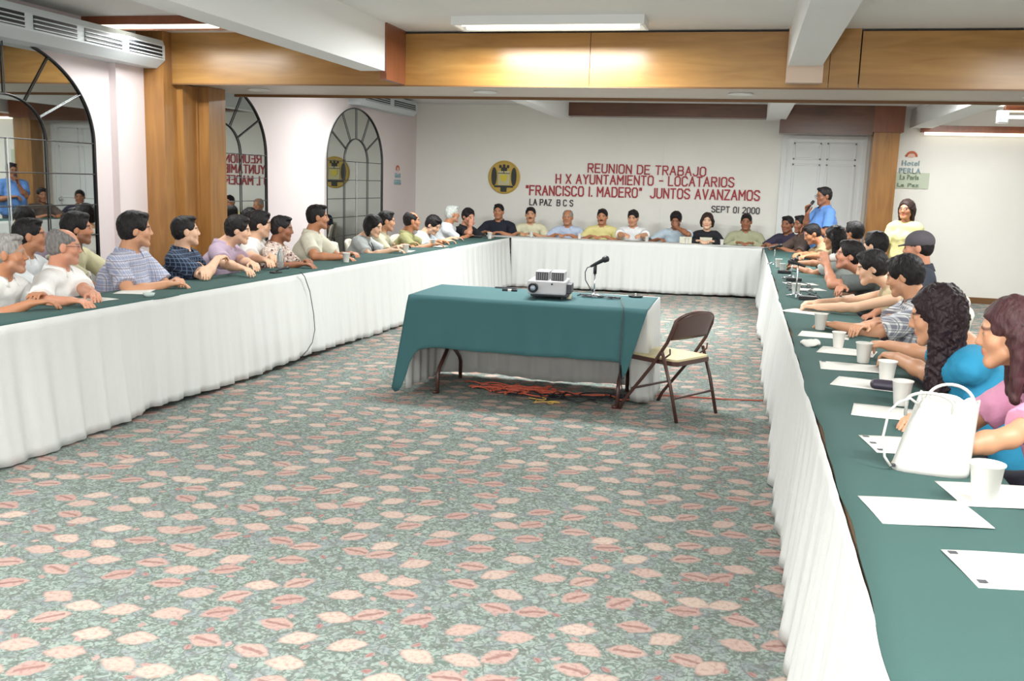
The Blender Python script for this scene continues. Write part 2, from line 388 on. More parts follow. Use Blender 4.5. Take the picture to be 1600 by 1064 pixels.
# ------------------------------------------------------------------ air conditioners
def aircon(y0, y1, z0, z1, dep, label, n=4):
    t = thing('air_conditioner', label, 'air conditioner', (XL, (y0+y1)/2, z0))
    L_ = (y1-y0)/2; h = z1-z0
    m = MB(); prof = [(0, 0), (dep*.72, 0), (dep, h*.28), (dep, h*.8), (dep*.93, h), (0, h)]
    m.poly([(x, -L_, z) for x, z in prof]); m.poly([(x, L_, z) for x, z in prof][::-1])
    for i in range(6):
        a, b = prof[i], prof[(i+1) % 6]; m.quad((a[0], -L_, a[1]), (a[0], L_, a[1]), (b[0], L_, b[1]), (b[0], -L_, b[1]))
    m.build('housing', acw, t, bevel=.008)
    wd = 2*L_/n
    for k in range(n):
        yc = -L_+wd*(k+.5); hw = wd*.42
        MB().box(dep-.004, dep+.004, yc-hw, yc+hw, h*.34, h*.76).build('outlet', black_m, t)
        for j in range(3):
            MB().box(dep, dep+.018, yc-hw, yc+hw, h*(.36+.13*j), h*(.36+.13*j)+.008).build('louver', acw, t)
    MB().box(dep*.1, dep*.12, -L_*.97, L_*.97, -.004, 0).build('drip_tray', acw, t)
    return t
aircon(5.6, 7.85, 2.50, 2.74, .30, 'long white air conditioner with four outlets at the upper left')
aircon(12.65, 14.9, 2.58, 2.80, .22, 'far air conditioner with a dark grille above the last mirror', 2)

# ------------------------------------------------------------------ lettering on the back wall
GL = {
 'A': [(0, 0, .35, 1), (.35, 1, .7, 0), (.13, .36, .57, .36)], 'B': [(0, 0, 0, 1), (0, 1, .5, 1), (.5, 1, .62, .88), (.62, .88, .62, .65), (.62, .65, .5, .53), (0, .53, .5, .53), (.5, .53, .66, .4), (.66, .4, .66, .14), (.66, .14, .5, 0), (.5, 0, 0, 0)],
 'C': [(.66, .82, .5, 1), (.5, 1, .15, 1), (.15, 1, 0, .84), (0, .84, 0, .16), (0, .16, .15, 0), (.15, 0, .5, 0), (.5, 0, .66, .18)], 'D': [(0, 0, 0, 1), (0, 1, .45, 1), (.45, 1, .66, .8), (.66, .8, .66, .2), (.66, .2, .45, 0), (.45, 0, 0, 0)],
 'E': [(0, 0, 0, 1), (0, 1, .6, 1), (0, .52, .5, .52), (0, 0, .6, 0)], 'F': [(0, 0, 0, 1), (0, 1, .6, 1), (0, .52, .5, .52)], 'H': [(0, 0, 0, 1), (.62, 0, .62, 1), (0, .5, .62, .5)], 'I': [(.05, 0, .05, 1)],
 'J': [(.55, 1, .55, .18), (.55, .18, .4, 0), (.4, 0, .12, 0), (.12, 0, 0, .18)], 'L': [(0, 1, 0, 0), (0, 0, .55, 0)], 'M': [(0, 0, 0, 1), (0, 1, .37, .4), (.37, .4, .74, 1), (.74, 1, .74, 0)], 'N': [(0, 0, 0, 1), (0, 1, .64, 0), (.64, 0, .64, 1)],
 'O': [(.15, 0, 0, .18), (0, .18, 0, .82), (0, .82, .15, 1), (.15, 1, .5, 1), (.5, 1, .66, .82), (.66, .82, .66, .18), (.66, .18, .5, 0), (.5, 0, .15, 0)], 'P': [(0, 0, 0, 1), (0, 1, .5, 1), (.5, 1, .62, .86), (.62, .86, .62, .6), (.62, .6, .5, .47), (.5, .47, 0, .47)],
 'R': [(0, 0, 0, 1), (0, 1, .5, 1), (.5, 1, .62, .86), (.62, .86, .62, .62), (.62, .62, .5, .5), (.5, .5, 0, .5), (.3, .5, .64, 0)], 'S': [(.62, .84, .48, 1), (.48, 1, .14, 1), (.14, 1, 0, .85), (0, .85, 0, .67), (0, .67, .62, .36), (.62, .36, .62, .15), (.62, .15, .48, 0), (.48, 0, .14, 0), (.14, 0, 0, .16)],
 'T': [(.31, 0, .31, 1), (0, 1, .62, 1)], 'U': [(0, 1, 0, .17), (0, .17, .14, 0), (.14, 0, .5, 0), (.5, 0, .64, .17), (.64, .17, .64, 1)], 'V': [(0, 1, .33, 0), (.33, 0, .66, 1)], 'X': [(0, 0, .62, 1), (0, 1, .62, 0)], 'Y': [(0, 1, .31, .5), (.62, 1, .31, .5), (.31, .5, .31, 0)], 'Z': [(0, 1, .6, 1), (.6, 1, 0, 0), (0, 0, .6, 0)],
 '-': [(.08, .5, .5, .5)], '"': [(.05, 1, .05, .78), (.25, 1, .25, .78)], '.': [(.05, 0, .05, .06)], '0': [(.15, 0, 0, .18), (0, .18, 0, .82), (0, .82, .15, 1), (.15, 1, .42, 1), (.42, 1, .56, .82), (.56, .82, .56, .18), (.56, .18, .42, 0), (.42, 0, .15, 0)], '1': [(.08, 0, .08, 1)], '2': [(0, .84, .14, 1), (.14, 1, .42, 1), (.42, 1, .56, .84), (.56, .84, .56, .6), (.56, .6, 0, 0), (0, 0, .56, 0)]}
def stroke_text(s, hgt, length, mat, parent, name, th=.15):
    x = 0; segs = []
    for ch in s:
        if ch == ' ': x += .5; continue
        g = GL[ch]; w_ = max(max(a[0], a[2]) for a in g)
        segs += [(x+a[0], a[1], x+a[2], a[3]) for a in g]; x += w_+.30
    k = length/(x-.30); m = MB(); i = 0
    for x0, z0, x1, z1 in segs:
        p = np.array([x0*k, 0, z0*hgt]); q = np.array([x1*k, 0, z1*hgt]); d = q-p; L_ = np.linalg.norm(d); d /= L_; nn = np.array([-d[2], 0, d[0]]); i += 1
        m.obox((p+q)/2+np.array([0, -.008-.0004*(i % 3), 0]), (d, nn, (0, 1, 0)), (L_/2+th*hgt*.42, th*hgt/2, .008))
    return m.build(name, mat, parent)
def text_mesh(s, hgt, length, mat, parent, name, bold=.035, origin_px=None):
    cu = bpy.data.curves.new('t', 'FONT'); cu.body = s; cu.size = 1; cu.extrude = .04; cu.offset = 0.006; cu.space_character = 1.12
    ob = bpy.data.objects.new('t', cu); COL.objects.link(ob)
    dg = bpy.context.evaluated_depsgraph_get(); me = bpy.data.meshes.new_from_object(ob.evaluated_get(dg))
    bpy.data.objects.remove(ob); n = len(me.vertices); a = np.empty(n*3); me.vertices.foreach_get('co', a); a = a.reshape(-1, 3)
    a[:, 0] -= a[:, 0].min(); a[:, 0] *= length/a[:, 0].max()
    y1 = a[:, 1].max(); y0 = 0.0; a[:, 1] = (a[:, 1]-y0)*hgt/(y1-y0); a[:, 2] = a[:, 2]*.25
    b = np.stack([a[:, 0], -a[:, 2]-.01, a[:, 1]], 1)
    me.vertices.foreach_set('co', b.astype('f').ravel()); me.materials.clear(); me.materials.append(mat); me.update()
    o = bpy.data.objects.new(name, me); COL.objects.link(o)
    if parent is not None: o.parent = parent
    return o
ban = thing('wall_lettering', 'red and black cut-out letters spelling the meeting title on the back wall', 'lettering', tuple(AY(1000, 315, YB)))
bl = np.array(ban.location)
for s, p0, p1, hpx, mt in (('REUNION DE TRABAJO', (919, 269), (1102, 275), 13, red_m), ('H X AYUNTAMIENTO - LOCATARIOS', (869, 286), (1146, 292), 13.5, red_m),
                       ('"FRANCISCO I. MADERO"  JUNTOS AVANZAMOS', (822, 304), (1186, 313), 14, red_m), ('LA PAZ  B C S', (828, 320), (895, 322), 9, blackl), ('SEPT 01 2000', (1112, 331), (1186, 334), 9, blackl)):
    a = AY(p0[0], p0[1], YB); b = AY(p1[0], p1[1], YB); hh = abs(AY(p0[0], p0[1]-hpx, YB)[2]-a[2])
    o = stroke_text(s, hh, np.linalg.norm(b-a), mt, ban, 'letter_line', .145)
    o.location = tuple(a-bl); o.rotation_euler = (0, -math.atan2(b[2]-a[2], b[0]-a[0]), 0)
    if mt is blackl: o['label'] = 'black letters'
# crest
c0 = AY(788, 277, YB); R0 = .27
t = thing('city_crest', 'round golden crest with dark leaves and a yellow shield on the back wall', 'crest', tuple(c0))
gold = plain('crest_gold', (196, 164, 78), .5); pale = plain('crest_pale', (196, 190, 150), .6); dk = plain('crest_dark', (52, 54, 48), .6); yel = plain('crest_yellow', (214, 194, 66), .5)
MB().lathe((0, 0, 0), [(R0, -.001), (R0, -.02), (R0*.93, -.03), (R0*.9, -.024)], 48, 'y').build('disc', gold, t, smooth=False)
def ell(cx, cz, rx, rz, y0, y1, n=24, cut=None):
    m = MB(); ps = [(cx+rx*math.cos(2*PI*i/n), cz+rz*math.sin(2*PI*i/n)) for i in range(n)]
    m.poly([(x, y1, z) for x, z in ps]); m.poly([(x, y0, z) for x, z in ps][::-1])
    for i in range(n):
        a, b = ps[i], ps[(i+1) % n]; m.quad((a[0], y0, a[1]), (b[0], y0, b[1]), (b[0], y1, b[1]), (a[0], y1, a[1]))
    return m
for s in (-1, 1): ell(s*.168, .01, .045, .15, -.02, -.034).build('leaf_wreath', dk, t)
m = MB().box(-.1, .1, -.036, -.024, -.13, .1); m.build('field', pale, t)
MB().box(-.05, .05, -.04, -.02, .10, .16).box(-.085, -.045, -.036, -.02, .15, .2).box(.045, .085, -.036, -.02, .15, .2).box(-.02, .02, -.04, -.02, .16, .21).build('helmet', dk, t, bevel=.01)
MB().box(-.1, .1, -.04, -.034, .06, .07).box(-.006, .006, -.04, -.034, .06, .1).build('field_line', dk, t)
sh = MB(); ps = [(-.06, .04), (.06, .04), (.06, -.02), (.03, -.06), (0, -.075), (-.03, -.06), (-.06, -.02)]
sh.poly([(x, -.044, z) for x, z in ps]); sh.poly([(x, -.03, z) for x, z in ps][::-1])
for i in range(7):
    a, b = ps[i], ps[(i+1) % 7]; sh.quad((a[0], -.03, a[1]), (b[0], -.03, b[1]), (b[0], -.044, b[1]), (a[0], -.044, a[1]))
sh.build('shield', yel, t)
MB().box(-.16, .16, -.036, -.02, -.165, -.135).box(-.05, .05, -.04, -.02, -.235, -.14).build('ribbon', dk, t)
# hotel marks
def hotel_mark(loc, rz, s, label):
    t = thing('hotel_mark', label, 'sign', loc, rz)
    m = MB()
    for i in range(12):
        a, b = PI*i/12, PI*(i+1)/12
        for rr0, rr1, y in ((.055, .085, -.012),):
            m.quad((s*rr0*math.cos(a), y, s*rr0*math.sin(a)), (s*rr1*math.cos(a), y, s*rr1*math.sin(a)), (s*rr1*math.cos(b), y, s*rr1*math.sin(b)), (s*rr0*math.cos(b), y, s*rr0*math.sin(b)))
    m.build('arch', plain('terracotta', (190, 96, 56), .6), t, solid=.006)
    ell(0, .02*s, .05*s, .03*s, -.01, -.014).build('shell', plain('pale_pink', (228, 186, 166), .6), t)
    g = plain('grey_blue_letter', (150, 176, 184), .6)
    o = text_mesh('Hotel', .075*s, .24*s, g, t, 'name_line', .01); o.location = (-.12*s, 0, -.13*s)
    o = text_mesh('PERLA', .085*s, .3*s, g, t, 'name_line', .005); o.location = (-.15*s, 0, -.25*s)
hotel_mark(tuple(AY(1424, 245, YB)), 0, 1.0, 'small hotel name with terracotta arch on the white wall at right')
hotel_mark((XL, 14.6, 1.72), PI/2, .9, 'small hotel name with terracotta arch right of the last mirror')
a = AY(1391, 269, YB); b = AY(1450, 295, YB)
t = thing('wall_plaque', 'pale green rectangular plaque below the hotel name', 'sign', tuple((a+b)/2))
MB().box(-(b[0]-a[0])/2, (b[0]-a[0])/2, -.02, 0, (b[2]-a[2])/2, (a[2]-b[2])/2).build('board', plain('plaque_green', (196, 206, 186), .6), t)
o = text_mesh('La Perla', .07, .26, plain('plaque_letter', (140, 158, 138), .7), t, 'letter_line', .01); o.location = (-.13, -.02, .015)
o = text_mesh('La Paz', .05, .3, MATS['plaque_letter'], t, 'letter_line', .01); o.location = (-.16, -.02, -.09)

# ------------------------------------------------------------------ the U of tables
TZ = .75; TW = .50
def xin(y): return -3.80+.034*(y-4.0)           # inner edge of the left table
YIL, YIR = 14.17, 14.44                          # inner edge of the head table at its ends
XRI = .310
def cloth_strip(p0, p1, out, width, name, label, mat, seed):
    """runner over a row of tables: p0->p1 inner edge, out = unit vector to the outer side"""
    p0 = np.array(p0+(0,), float); p1 = np.array(p1+(0,), float); out = np.array(out+(0,), float); Ln = np.linalg.norm(p1-p0)
    n = int(Ln/.05); r = np.random.RandomState(seed)
    ph = r.rand(6)*6
    def wob(s): return .006*math.sin(s*2.1+ph[0])+.005*math.sin(s*5.3+ph[1])+.003*math.sin(s*13+ph[2])
    def fn(u, v):
        s = u*Ln; base = p0+(p1-p0)*u; k = v*8
        if k <= 1: o = .004+wob(s); z = TZ+.001*(1-k)+.005*k
        elif k <= 7: o = .006+(k-1)/6*(width-.006)+wob(s)*(7-k)/6; z = TZ+.005+.0012*math.sin(s*9+k)*1
        else: o = width+.012; z = TZ+.004-.25*(k-7)
        q = base+out*o; return (q[0], q[1], z)
    m = MB().grid(fn, n, 8); o = m.build(name, mat, smooth=True, solid=.003)
    return tag(o, label, 'tablecloth')
tag_l = cloth_strip((xin(-1.5), -1.5), (xin(YIL), YIL), (-1, 0), TW, 'tablecloth', 'green cloth running along the left row of tables', green_m, 1)
cloth_strip((XRI, YIR), (XRI, .9), (1, 0), TW, 'tablecloth', 'green cloth running along the right row of tables', green_m, 2)
cloth_strip((xin(YIL)-TW+.02, YIL-.01), (XRI+TW-.02, YIR+.005), (0, 1), TW, 'tablecloth', 'cloth over the head table below the back wall', skirt_m, 3)
def skirt(pts, label, seed, nrm, amp=.012, per=.16, flare=.03, z1=TZ+.003, panel=1.7):
    P = [np.array(p, float) for p in pts]; r = np.random.RandomState(seed)
    Ln = sum(np.linalg.norm(P[i+1]-P[i]) for i in range(len(P)-1)); n = int(Ln/.02)
    nrm = np.array(nrm, float); ph = r.rand(8)*6.28; pan = r.rand(40)
    def along(s):
        for i in range(len(P)-1):
            l = np.linalg.norm(P[i+1]-P[i])
            if s <= l or i == len(P)-2: return P[i]+(P[i+1]-P[i])*s/l
            s -= l
    def fn(u, v):
        s = u*Ln; b = along(s); t = 1-v
        sw = s+.05*math.sin(s*1.7+ph[0])+.03*math.sin(s*4.1+ph[1])
        f = math.sin(2*PI*sw/per+ph[2])+.5*math.sin(2*PI*sw/(per*.47)+ph[3])+.6*math.sin(2*PI*sw/(per*2.7)+ph[4])
        pi_ = int(s/panel); stp = .012*(pi_ % 2)
        o = amp*f*(.04+.96*t**.8)+flare*t**1.2+stp*t+.015*math.sin(s*2.3+ph[5])*t
        zb = .012+.03*pan[pi_]+.008*math.sin(s*3+ph[6])
        z = z1+(zb-z1)*t; q = b+nrm*o
        return (q[0], q[1], z)
    m = MB().grid(fn, n, 14); o = m.build('table_skirt', skirt_m, smooth=True, solid=.003)
    return tag(o, label, 'table skirt')
skirt([(xin(-1.5)+.004, -1.5), (xin(YIL)+.004, YIL-.02)], 'long white pleated skirt hanging in front of the left row of tables', 4, (1, 0), .014, .21, .05)
skirt([(XRI-.003, .9), (XRI-.003, YIR-.02)], 'long white skirt hanging in front of the right row of tables', 5, (-1, 0), .012, .24, .05, panel=1.9)
skirt([(xin(YIL)+.03, YIL-.015), (XRI-.02, YIR-.012)], 'white pleated skirt hanging in front of the head table', 6, (0, -1), .019, .22, .03)
# folding tables underneath
def banquet(loc, rz, label, L_=1.83):
    t = thing('folding_table', label, 'table', (loc[0], loc[1], 0), rz, 'folding tables under the cloths')
    MB().box(-L_/2+.01, L_/2-.01, -TW/2+.03, TW/2-.01, TZ-.035, TZ-.006).build('tabletop', plain('table_laminate', (120, 92, 66), .5), t)
    for sx in (-1, 1):
        for sy in (-1, 1): MB().tube([(sx*(L_/2-.2), sy*.19, TZ-.035), (sx*(L_/2-.2), sy*.19, .0)], .013, 8).build('leg', brownmet, t)
    return t
ang = math.atan(.034)
for i in range(8):
    y = -.55+i*1.83; banquet((xin(y)-TW/2, y), PI/2-ang, 'folding table under the green cloth of the left row')
for i in range(7):
    y = 1.85+i*1.83
    banquet((XRI+TW/2, y), PI/2, 'folding table under the green cloth of the right row')
for i in range(2):
    x = xin(YIL)+.95+i*1.83; banquet((x, YIL+.01+(YIR-YIL)*(x-xin(YIL))/3.76+TW/2), math.atan((YIR-YIL)/3.76), 'folding table under the white cloth of the head table')

# ------------------------------------------------------------------ centre table with cloths
TX0, TX1, TY0, TY1 = -2.36, -.60, 6.60, 7.42
def tilt(x): return (x-TX0)/(TX1-TX0)*-.06
t = thing('centre_table', 'small folding table in the open middle of the hall, carrying the projector', 'table', ((TX0+TX1)/2, (TY0+TY1)/2, 0))
cx, cy = (TX0+TX1)/2, (TY0+TY1)/2
ct = t
MB().box(TX0+.02-cx, TX1-.02-cx, TY0+.03-cy, TY1-.02-cy, .71, .742).build('tabletop', MATS['table_laminate'], t)
for s in (-1, 1):
    x = s*.68
    MB().tube([(x, 0, .71), (x, 0, .36)], .014, 10).build('leg_post', brownmet, t, smooth=True)
    m = MB()
    m.tube([(x, -.30, .0), (x, -.30, .14), (x, -.26, .19), (x, 0, .34), (x, .26, .19), (x, .30, .14), (x, .30, 0)], .015, 10)
    m.tube([(x-.02, -.3, .02), (x-.02, -.3, 0)], .02, 8)
    m.build('leg', brownmet, t, smooth=True)
def tealfn(u, v):
    x = TX0+u*(TX1-TX0)
    if v <= .5:
        y = TY1-.02-(TY1-TY0-.02)*(v/.5); return (x, y-.06*u, .7475+.001*math.sin(x*9+y*5))
    k = (v-.5)/.5
    zb = np.interp(u, [0, .012, .028, .045, .06, .11, .5, .86, .93, .955, 1], [.06, .02, .10, .30, .355, .38, .375, .385, .37, .27, .31])
    z = .745+(zb-.745)*k
    edge = -.09*k*max(0, 1-u/.06) - .12*k*max(0, (u-.9)/.1)
    fold = .010*math.sin(u*26)*k+.006*math.sin(u*61+1)*k
    return (x+edge, TY0-.06*u-.012-.05*k**1.3-fold-.03*k*max(0, 1-u/.08), z)
o = MB().grid(tealfn, 120, 24).build('tablecloth', teal_m, smooth=True, solid=.003); tag(o, 'teal green cloth draped over the front of the centre table', 'tablecloth')
def whitefn(pts, seed, z1=.742, zb=.02, tuck=1.0):
    r = np.random.RandomState(seed); ph = r.rand(3)*6; P = [np.array(p, float) for p in pts]; n = len(P)-1
    seg = [np.linalg.norm(P[i+1]-P[i]) for i in range(n)]; Ln = sum(seg)
    def f(u, v):
        s = u*Ln; i = 0
        while i < n-1 and s > seg[i]: s -= seg[i]; i += 1
        q = P[i]+(P[i+1]-P[i])*s/seg[i]; d = (P[i+1]-P[i])/seg[i]; nn = np.array([d[1], -d[0]]); t_ = 1-v
        o = (.014*math.sin(u*Ln*34+ph[0])+.008*math.sin(u*Ln*71+ph[1])+.016)*t_
        q = q+nn*o; q[1] += .36*t_*max(0, 1-u*3.2)*tuck; return (q[0], q[1], z1+(zb+.01*math.sin(u*Ln*6)-z1)*t_)
    return f, int(Ln/.02)
f, n = whitefn([(TX1-.13, TY0-.045), (TX1-.0, TY0-.055), (TX1+.012, TY1-.03), (TX0+.0, TY1+.01), (TX0-.008, TY0+.06)], 9)
m = MB().grid(f, n, 12)
m.poly([(TX0, TY1+.005, .7445), (TX0, TY0+.05, .7445), (TX1, TY0-.04, .7445), (TX1+.01, TY1-.03, .7445)])
o = m.build('white_undercloth', skirt_m, smooth=False, solid=.002); tag(o, 'white cloth under the teal one on the centre table', 'tablecloth')
for p in o.data.polygons: p.use_smooth = len(p.vertices) == 4 and p.area < .01

# projector
pc = (-1.365, 6.93, .752)
t = thing('projector', 'grey slide projector with round lens on the centre table', 'projector', pc, .08)
pg = plain('projector_grey', (190, 188, 192), .45)
MB().box(-.15, .13, -.17, .15, .035, .135).build('body', pg, t, bevel=.012)
MB().box(-.13, .15, -.14, .16, .02, .04).build('base', dgrey_m, t, bevel=.006)
for sx, x0 in ((0, -.10), (1, .015)):
    MB().box(x0, x0+.098, -.12, .06, .13, .20).build('slide_housing', pg, t, bevel=.006)
    q = MB().box(x0+.005, x0+.093, -.124, -.118, .137, .194); q.build('vent_grille', dgrey_m, t)
    g = MB()
    for k in range(5): g.box(x0+.014+.016*k, x0+.016+.016*k, -.127, -.122, .14, .19)
    g.build('vent_fin', pg, t)
MB().lathe((-.105, -.17, .085), [(.036, 0), (.036, -.035), (.030, -.04), (.028, -.03)], 24, 'y').build('lens_barrel', black_m, t, smooth=True)
MB().lathe((-.105, -.2, .085), [(.024, 0), (.02, -.006), (.008, -.010)], 20, 'y').build('lens', plain('lens_glass', (170, 178, 190), .05, metal=.6), t, smooth=True)
MB().lathe((.03, -.17, .115), [(.007, 0), (.007, -.01)], 12, 'y').build('knob', black_m, t)
MB().box(.13, .165, -.1, .08, .04, .11).build('rear_panel', dgrey_m, t, bevel=.005)
for sx in (-.1, .1):
    for sy in (-.1, .1): MB().lathe((sx, sy, 0), [(.012, 0), (.012, .022)], 10).build('foot', black_m, t)
# microphone on desk stand
mp = AZ(928, 463, .752)
t = thing('desk_microphone', 'black microphone on a short chrome desk stand on the centre table', 'microphone', tuple(mp))
MB().lathe((0, 0, 0), [(.075, 0), (.075, .008), (.03, .016), (.012, .02), (.008, .03)], 28).build('stand_base', chrome_m, t, smooth=True)
MB().tube([(0, 0, .02), (0, 0, .17)], .006, 10).build('stand_pole', chrome_m, t, smooth=True)
MB().tube([(0, 0, .17), (0, 0, .235)], .013, 12).build('clamp', black_m, t, smooth=True)
MB().tube([(-.035, 0, .225), (.0, 0, .245), (.055, 0, .275), (.06, 0, .278), (.09, 0, .293), (.1, 0, .297)], [.009, .013, .016, .024, .026, .012], 14).build('microphone_body', black_m, t, smooth=True)
MB().tube([(-.035, 0, .225), (-.06, 0, .215), (-.075, 0, .18), (-.07, 0, .12), (-.03, -.01, .06), (.0, -.02, .03)], .004, 8).build('cable', dgrey_m, t, smooth=True)
# cables tangled on the centre table, hanging over its front
def wander(p0, p1, n, amp, seed, loops=0):
    r = np.random.RandomState(seed); p0 = np.array(p0, float); p1 = np.array(p1, float); pts = []
    ph = r.rand(6)*6.28; fr = 2+r.rand(6)*6
    for i in range(n+1):
        u = i/n; e = math.sin(PI*u)
        q = p0+(p1-p0)*u
        q[0] += e*amp*(math.sin(fr[0]*u*3+ph[0])+.6*math.sin(fr[1]*u*5+ph[1])); q[1] += e*amp*.7*(math.cos(fr[2]*u*3+ph[2])+.6*math.sin(fr[3]*u*5+ph[3]))
        q[2] = max(q[2], 0)+.0+abs(math.sin(fr[4]*u*4))*.012; pts.append(q)
    return pts
zc = .757
m = MB()
for k in range(3): m.tube(wander((mp[0]-.12, mp[1]-.05, zc), (mp[0]+.22, mp[1]-.12, zc), 60, .06, 20+k), .0035, 6)
cpt = [(mp[0]+.22, mp[1]-.12, zc+.003), (-.80, 6.72, zc+.003), (-.772, 6.56, zc+.002), (-.768, 6.525, .73), (-.77, 6.47, .40), (-.77, 6.50, .3), (-.75, 6.7, .06), (-.8, 6.9, .008)]
m.tube(cpt, .004, 6)
tag(m.build('microphone_cable', dgrey_m, smooth=True), 'thin dark cable tangled on the centre table and hanging over its front edge', 'cable')
def simple(name, mb, mat, label, cat, group=None, **k): return tag(mb.build(name, mat, **k), label, cat, group)
a = AZ(797, 455, .749)
t = thing('remote_control', 'small black remote with pale middle left of the projector', 'remote control', tuple(a), .05)
MB().box(-.06, -.015, -.02, .02, 0, .018).build('end_block', black_m, t, bevel=.004); MB().box(.012, .055, -.02, .02, 0, .018).build('end_block', black_m, t, bevel=.004); MB().box(-.016, .013, -.018, .018, 0, .016).build('middle', cup_m, t)
a = AZ(803, 446, .749); a[1] = min(a[1], 7.34)
simple('pen_tray', MB().box(a[0]-.09, a[0]+.09, a[1]-.012, a[1]+.012, .749, .762), dgrey_m, 'thin dark bar lying behind the remote on the centre table', 'tray', bevel=.004)
a = AZ(889, 467, .749)
simple('candle', MB().lathe((a[0], a[1], .749), [(.016, 0), (.018, .005), (.018, .055), (.012, .062), (.004, .06)], 18), plain('cream_wax', (232, 226, 190), .5), 'short cream candle beside the projector', 'candle', smooth=True)
a = AZ(993, 464, .749)
t = thing('round_ashtray', 'flat black dish at the right end of the centre table', 'ashtray', tuple(a))
MB().lathe((0, 0, 0), [(.05, 0), (.058, .012), (.05, .014), (.044, .006)], 24).build('dish', black_m, t, smooth=True); MB().box(-.006, .006, -.006, .006, .006, .028).build('butt', cup_m, t)

# orange extension cords under the centre table
m = MB()
for k in range(9):
    r = np.random.RandomState(60+k); x0 = -2.1+r.rand()*.7; x1 = -1.5+r.rand()*.95
    m.tube(wander((x0, 6.85+r.rand()*.35, .012), (x1, 6.8+r.rand()*.35, .012), 60, .10, 70+k), .0055, 6)
m.tube([(-1.3, 6.95, .01), (-.9, 7.1, .008), (-.5, 7.25, .008), (-.05, 7.28, .008), (.2, 7.33, .008), (.29, 7.36, .008)], .0055, 6)
tag(m.build('extension_cord', orange_m, smooth=True), 'orange extension cords heaped on the carpet under the centre table', 'cord')
m = MB()
for k in range(4):
    m.tube(wander((-1.75+.12*k, 6.85, .018), (-.95+.1*k, 6.75+.1*k, .018), 60, .11, 90+k), .005, 6)
tag(m.build('power_cable', black_m, smooth=True), 'black cords among the orange ones under the centre table', 'cord')
m = MB().tube(wander((-1.45, 6.75, .01), (-1.25, 6.62, .01), 40, .08, 98), .004, 6)
tag(m.build('yellow_cord', plain('yellow_rubber', (196, 158, 76), .5), smooth=True), 'yellowish cord end in front of the orange cords', 'cord')
# cable hanging from the left table
a = AX(475, 428, xin(9)+.03)
pts = [AX(x, y, xin(7.6)+.04+.06*max(0, y-430)/125) for x, y in ((470, 425), (476, 432), (484, 455), (490, 490), (492, 515), (488, 535), (480, 548), (472, 556))]
simple('hanging_cable', MB().tube(pts, .004, 6), dgrey_m, 'thin grey cable hanging down the left table skirt', 'cable', smooth=True)

# ------------------------------------------------------------------ folding chair (dark brown, tan seat)
fm = np.array([-.72, 6.66]); ff = np.array([-.56, 7.10]); rm = np.array([-.33, 6.42]); rf = np.array([-.15, 6.83])
ctr = (fm+ff+rm+rf)/4; F_ = ((fm+ff)-(rm+rf)); F_ /= np.linalg.norm(F_); rz = math.atan2(F_[1], F_[0])
t = thing('folding_chair', 'dark brown steel folding chair with tan seat beside the centre table', 'chair', (ctr[0], ctr[1], 0), rz)
hw = .225
for s in (-1, 1):
    # long upright: front foot -> back top ; local +x is the chair's front
    pass
m = MB()
top = []
for i in range(13):
    a = PI*i/12; top.append((-.175-.03*math.sin(a), hw*math.cos(a)*1.0, .65+.09*math.sin(a)**.6))
left_up = [(.26, hw, 0), (.225, hw, .07), (-.01, hw, .36), (-.13, hw, .54)]
pts = left_up+top+[(p[0], -p[1], p[2]) for p in left_up[::-1]]
m.tube(pts, .0125, 8); m.build('back_frame', brownmet, t, smooth=True)
def backfn(u, v):
    y = -hw*.98+2*hw*.98*u; e = max(0, 1-(y/hw)**2)**.5; z0 = .555-.0*e; z1 = .645+.095*e**.8
    z = z0+(z1-z0)*v; x = -.135-.07*(z-.55)/.2-.026*e
    return (x, y, z)
MB().grid(backfn, 16, 8).build('backrest', brownmet, t, smooth=True, solid=.006)
for s in (-1, 1): MB().tube([(-.10, s*.238, .47), (-.185, s*.236, .24), (-.25, s*.234, 0)], .0125, 8).build('rear_leg', brownmet, t, smooth=True)
MB().tube([(-.205, -.235, .16), (-.205, .235, .16)], .009, 8).build('stretcher', brownmet, t)
MB().tube([(.16, -.222, .17), (.16, .222, .17)], .009, 8).build('stretcher', brownmet, t)
m = MB()
sp = []
for (x, y) in ((.225, .20), (-.19, .185), (-.19, -.185), (.225, -.20)):
    pass
def rrect(x0, x1, y0, y1, r, n=5):
    o = []
    for cx_, cy_, a0 in ((x1-r, y1-r, 0), (x0+r, y1-r, 90), (x0+r, y0+r, 180), (x1-r, y0+r, 270)):
        for i in range(n+1):
            a = math.radians(a0+90*i/n); o.append((cx_+r*math.cos(a), cy_+r*math.sin(a)))
    return o
def slab(ps, z0, z1):
    m = MB(); m.poly([(x, y, z1) for x, y in ps]); m.poly([(x, y, z0) for x, y in ps][::-1])
    for i in range(len(ps)):
        a, b = ps[i], ps[(i+1) % len(ps)]; m.quad((a[0], a[1], z0), (b[0], b[1], z0), (b[0], b[1], z1), (a[0], a[1], z1))
    return m
slab(rrect(-.20, .24, -.205, .205, .04), .378, .408).build('seat_frame', brownmet, t, bevel=.004)
slab(rrect(-.19, .23, -.195, .195, .04), .408, .422).build('seat_pad', tan_m, t, bevel=.006)
for s in (-1, 1): MB().tube([(-.07, s*.212, .40), (-.15, s*.215, .46), (-.15, s*.22, .50)], .006, 6).build('hinge_bar', brownmet, t)

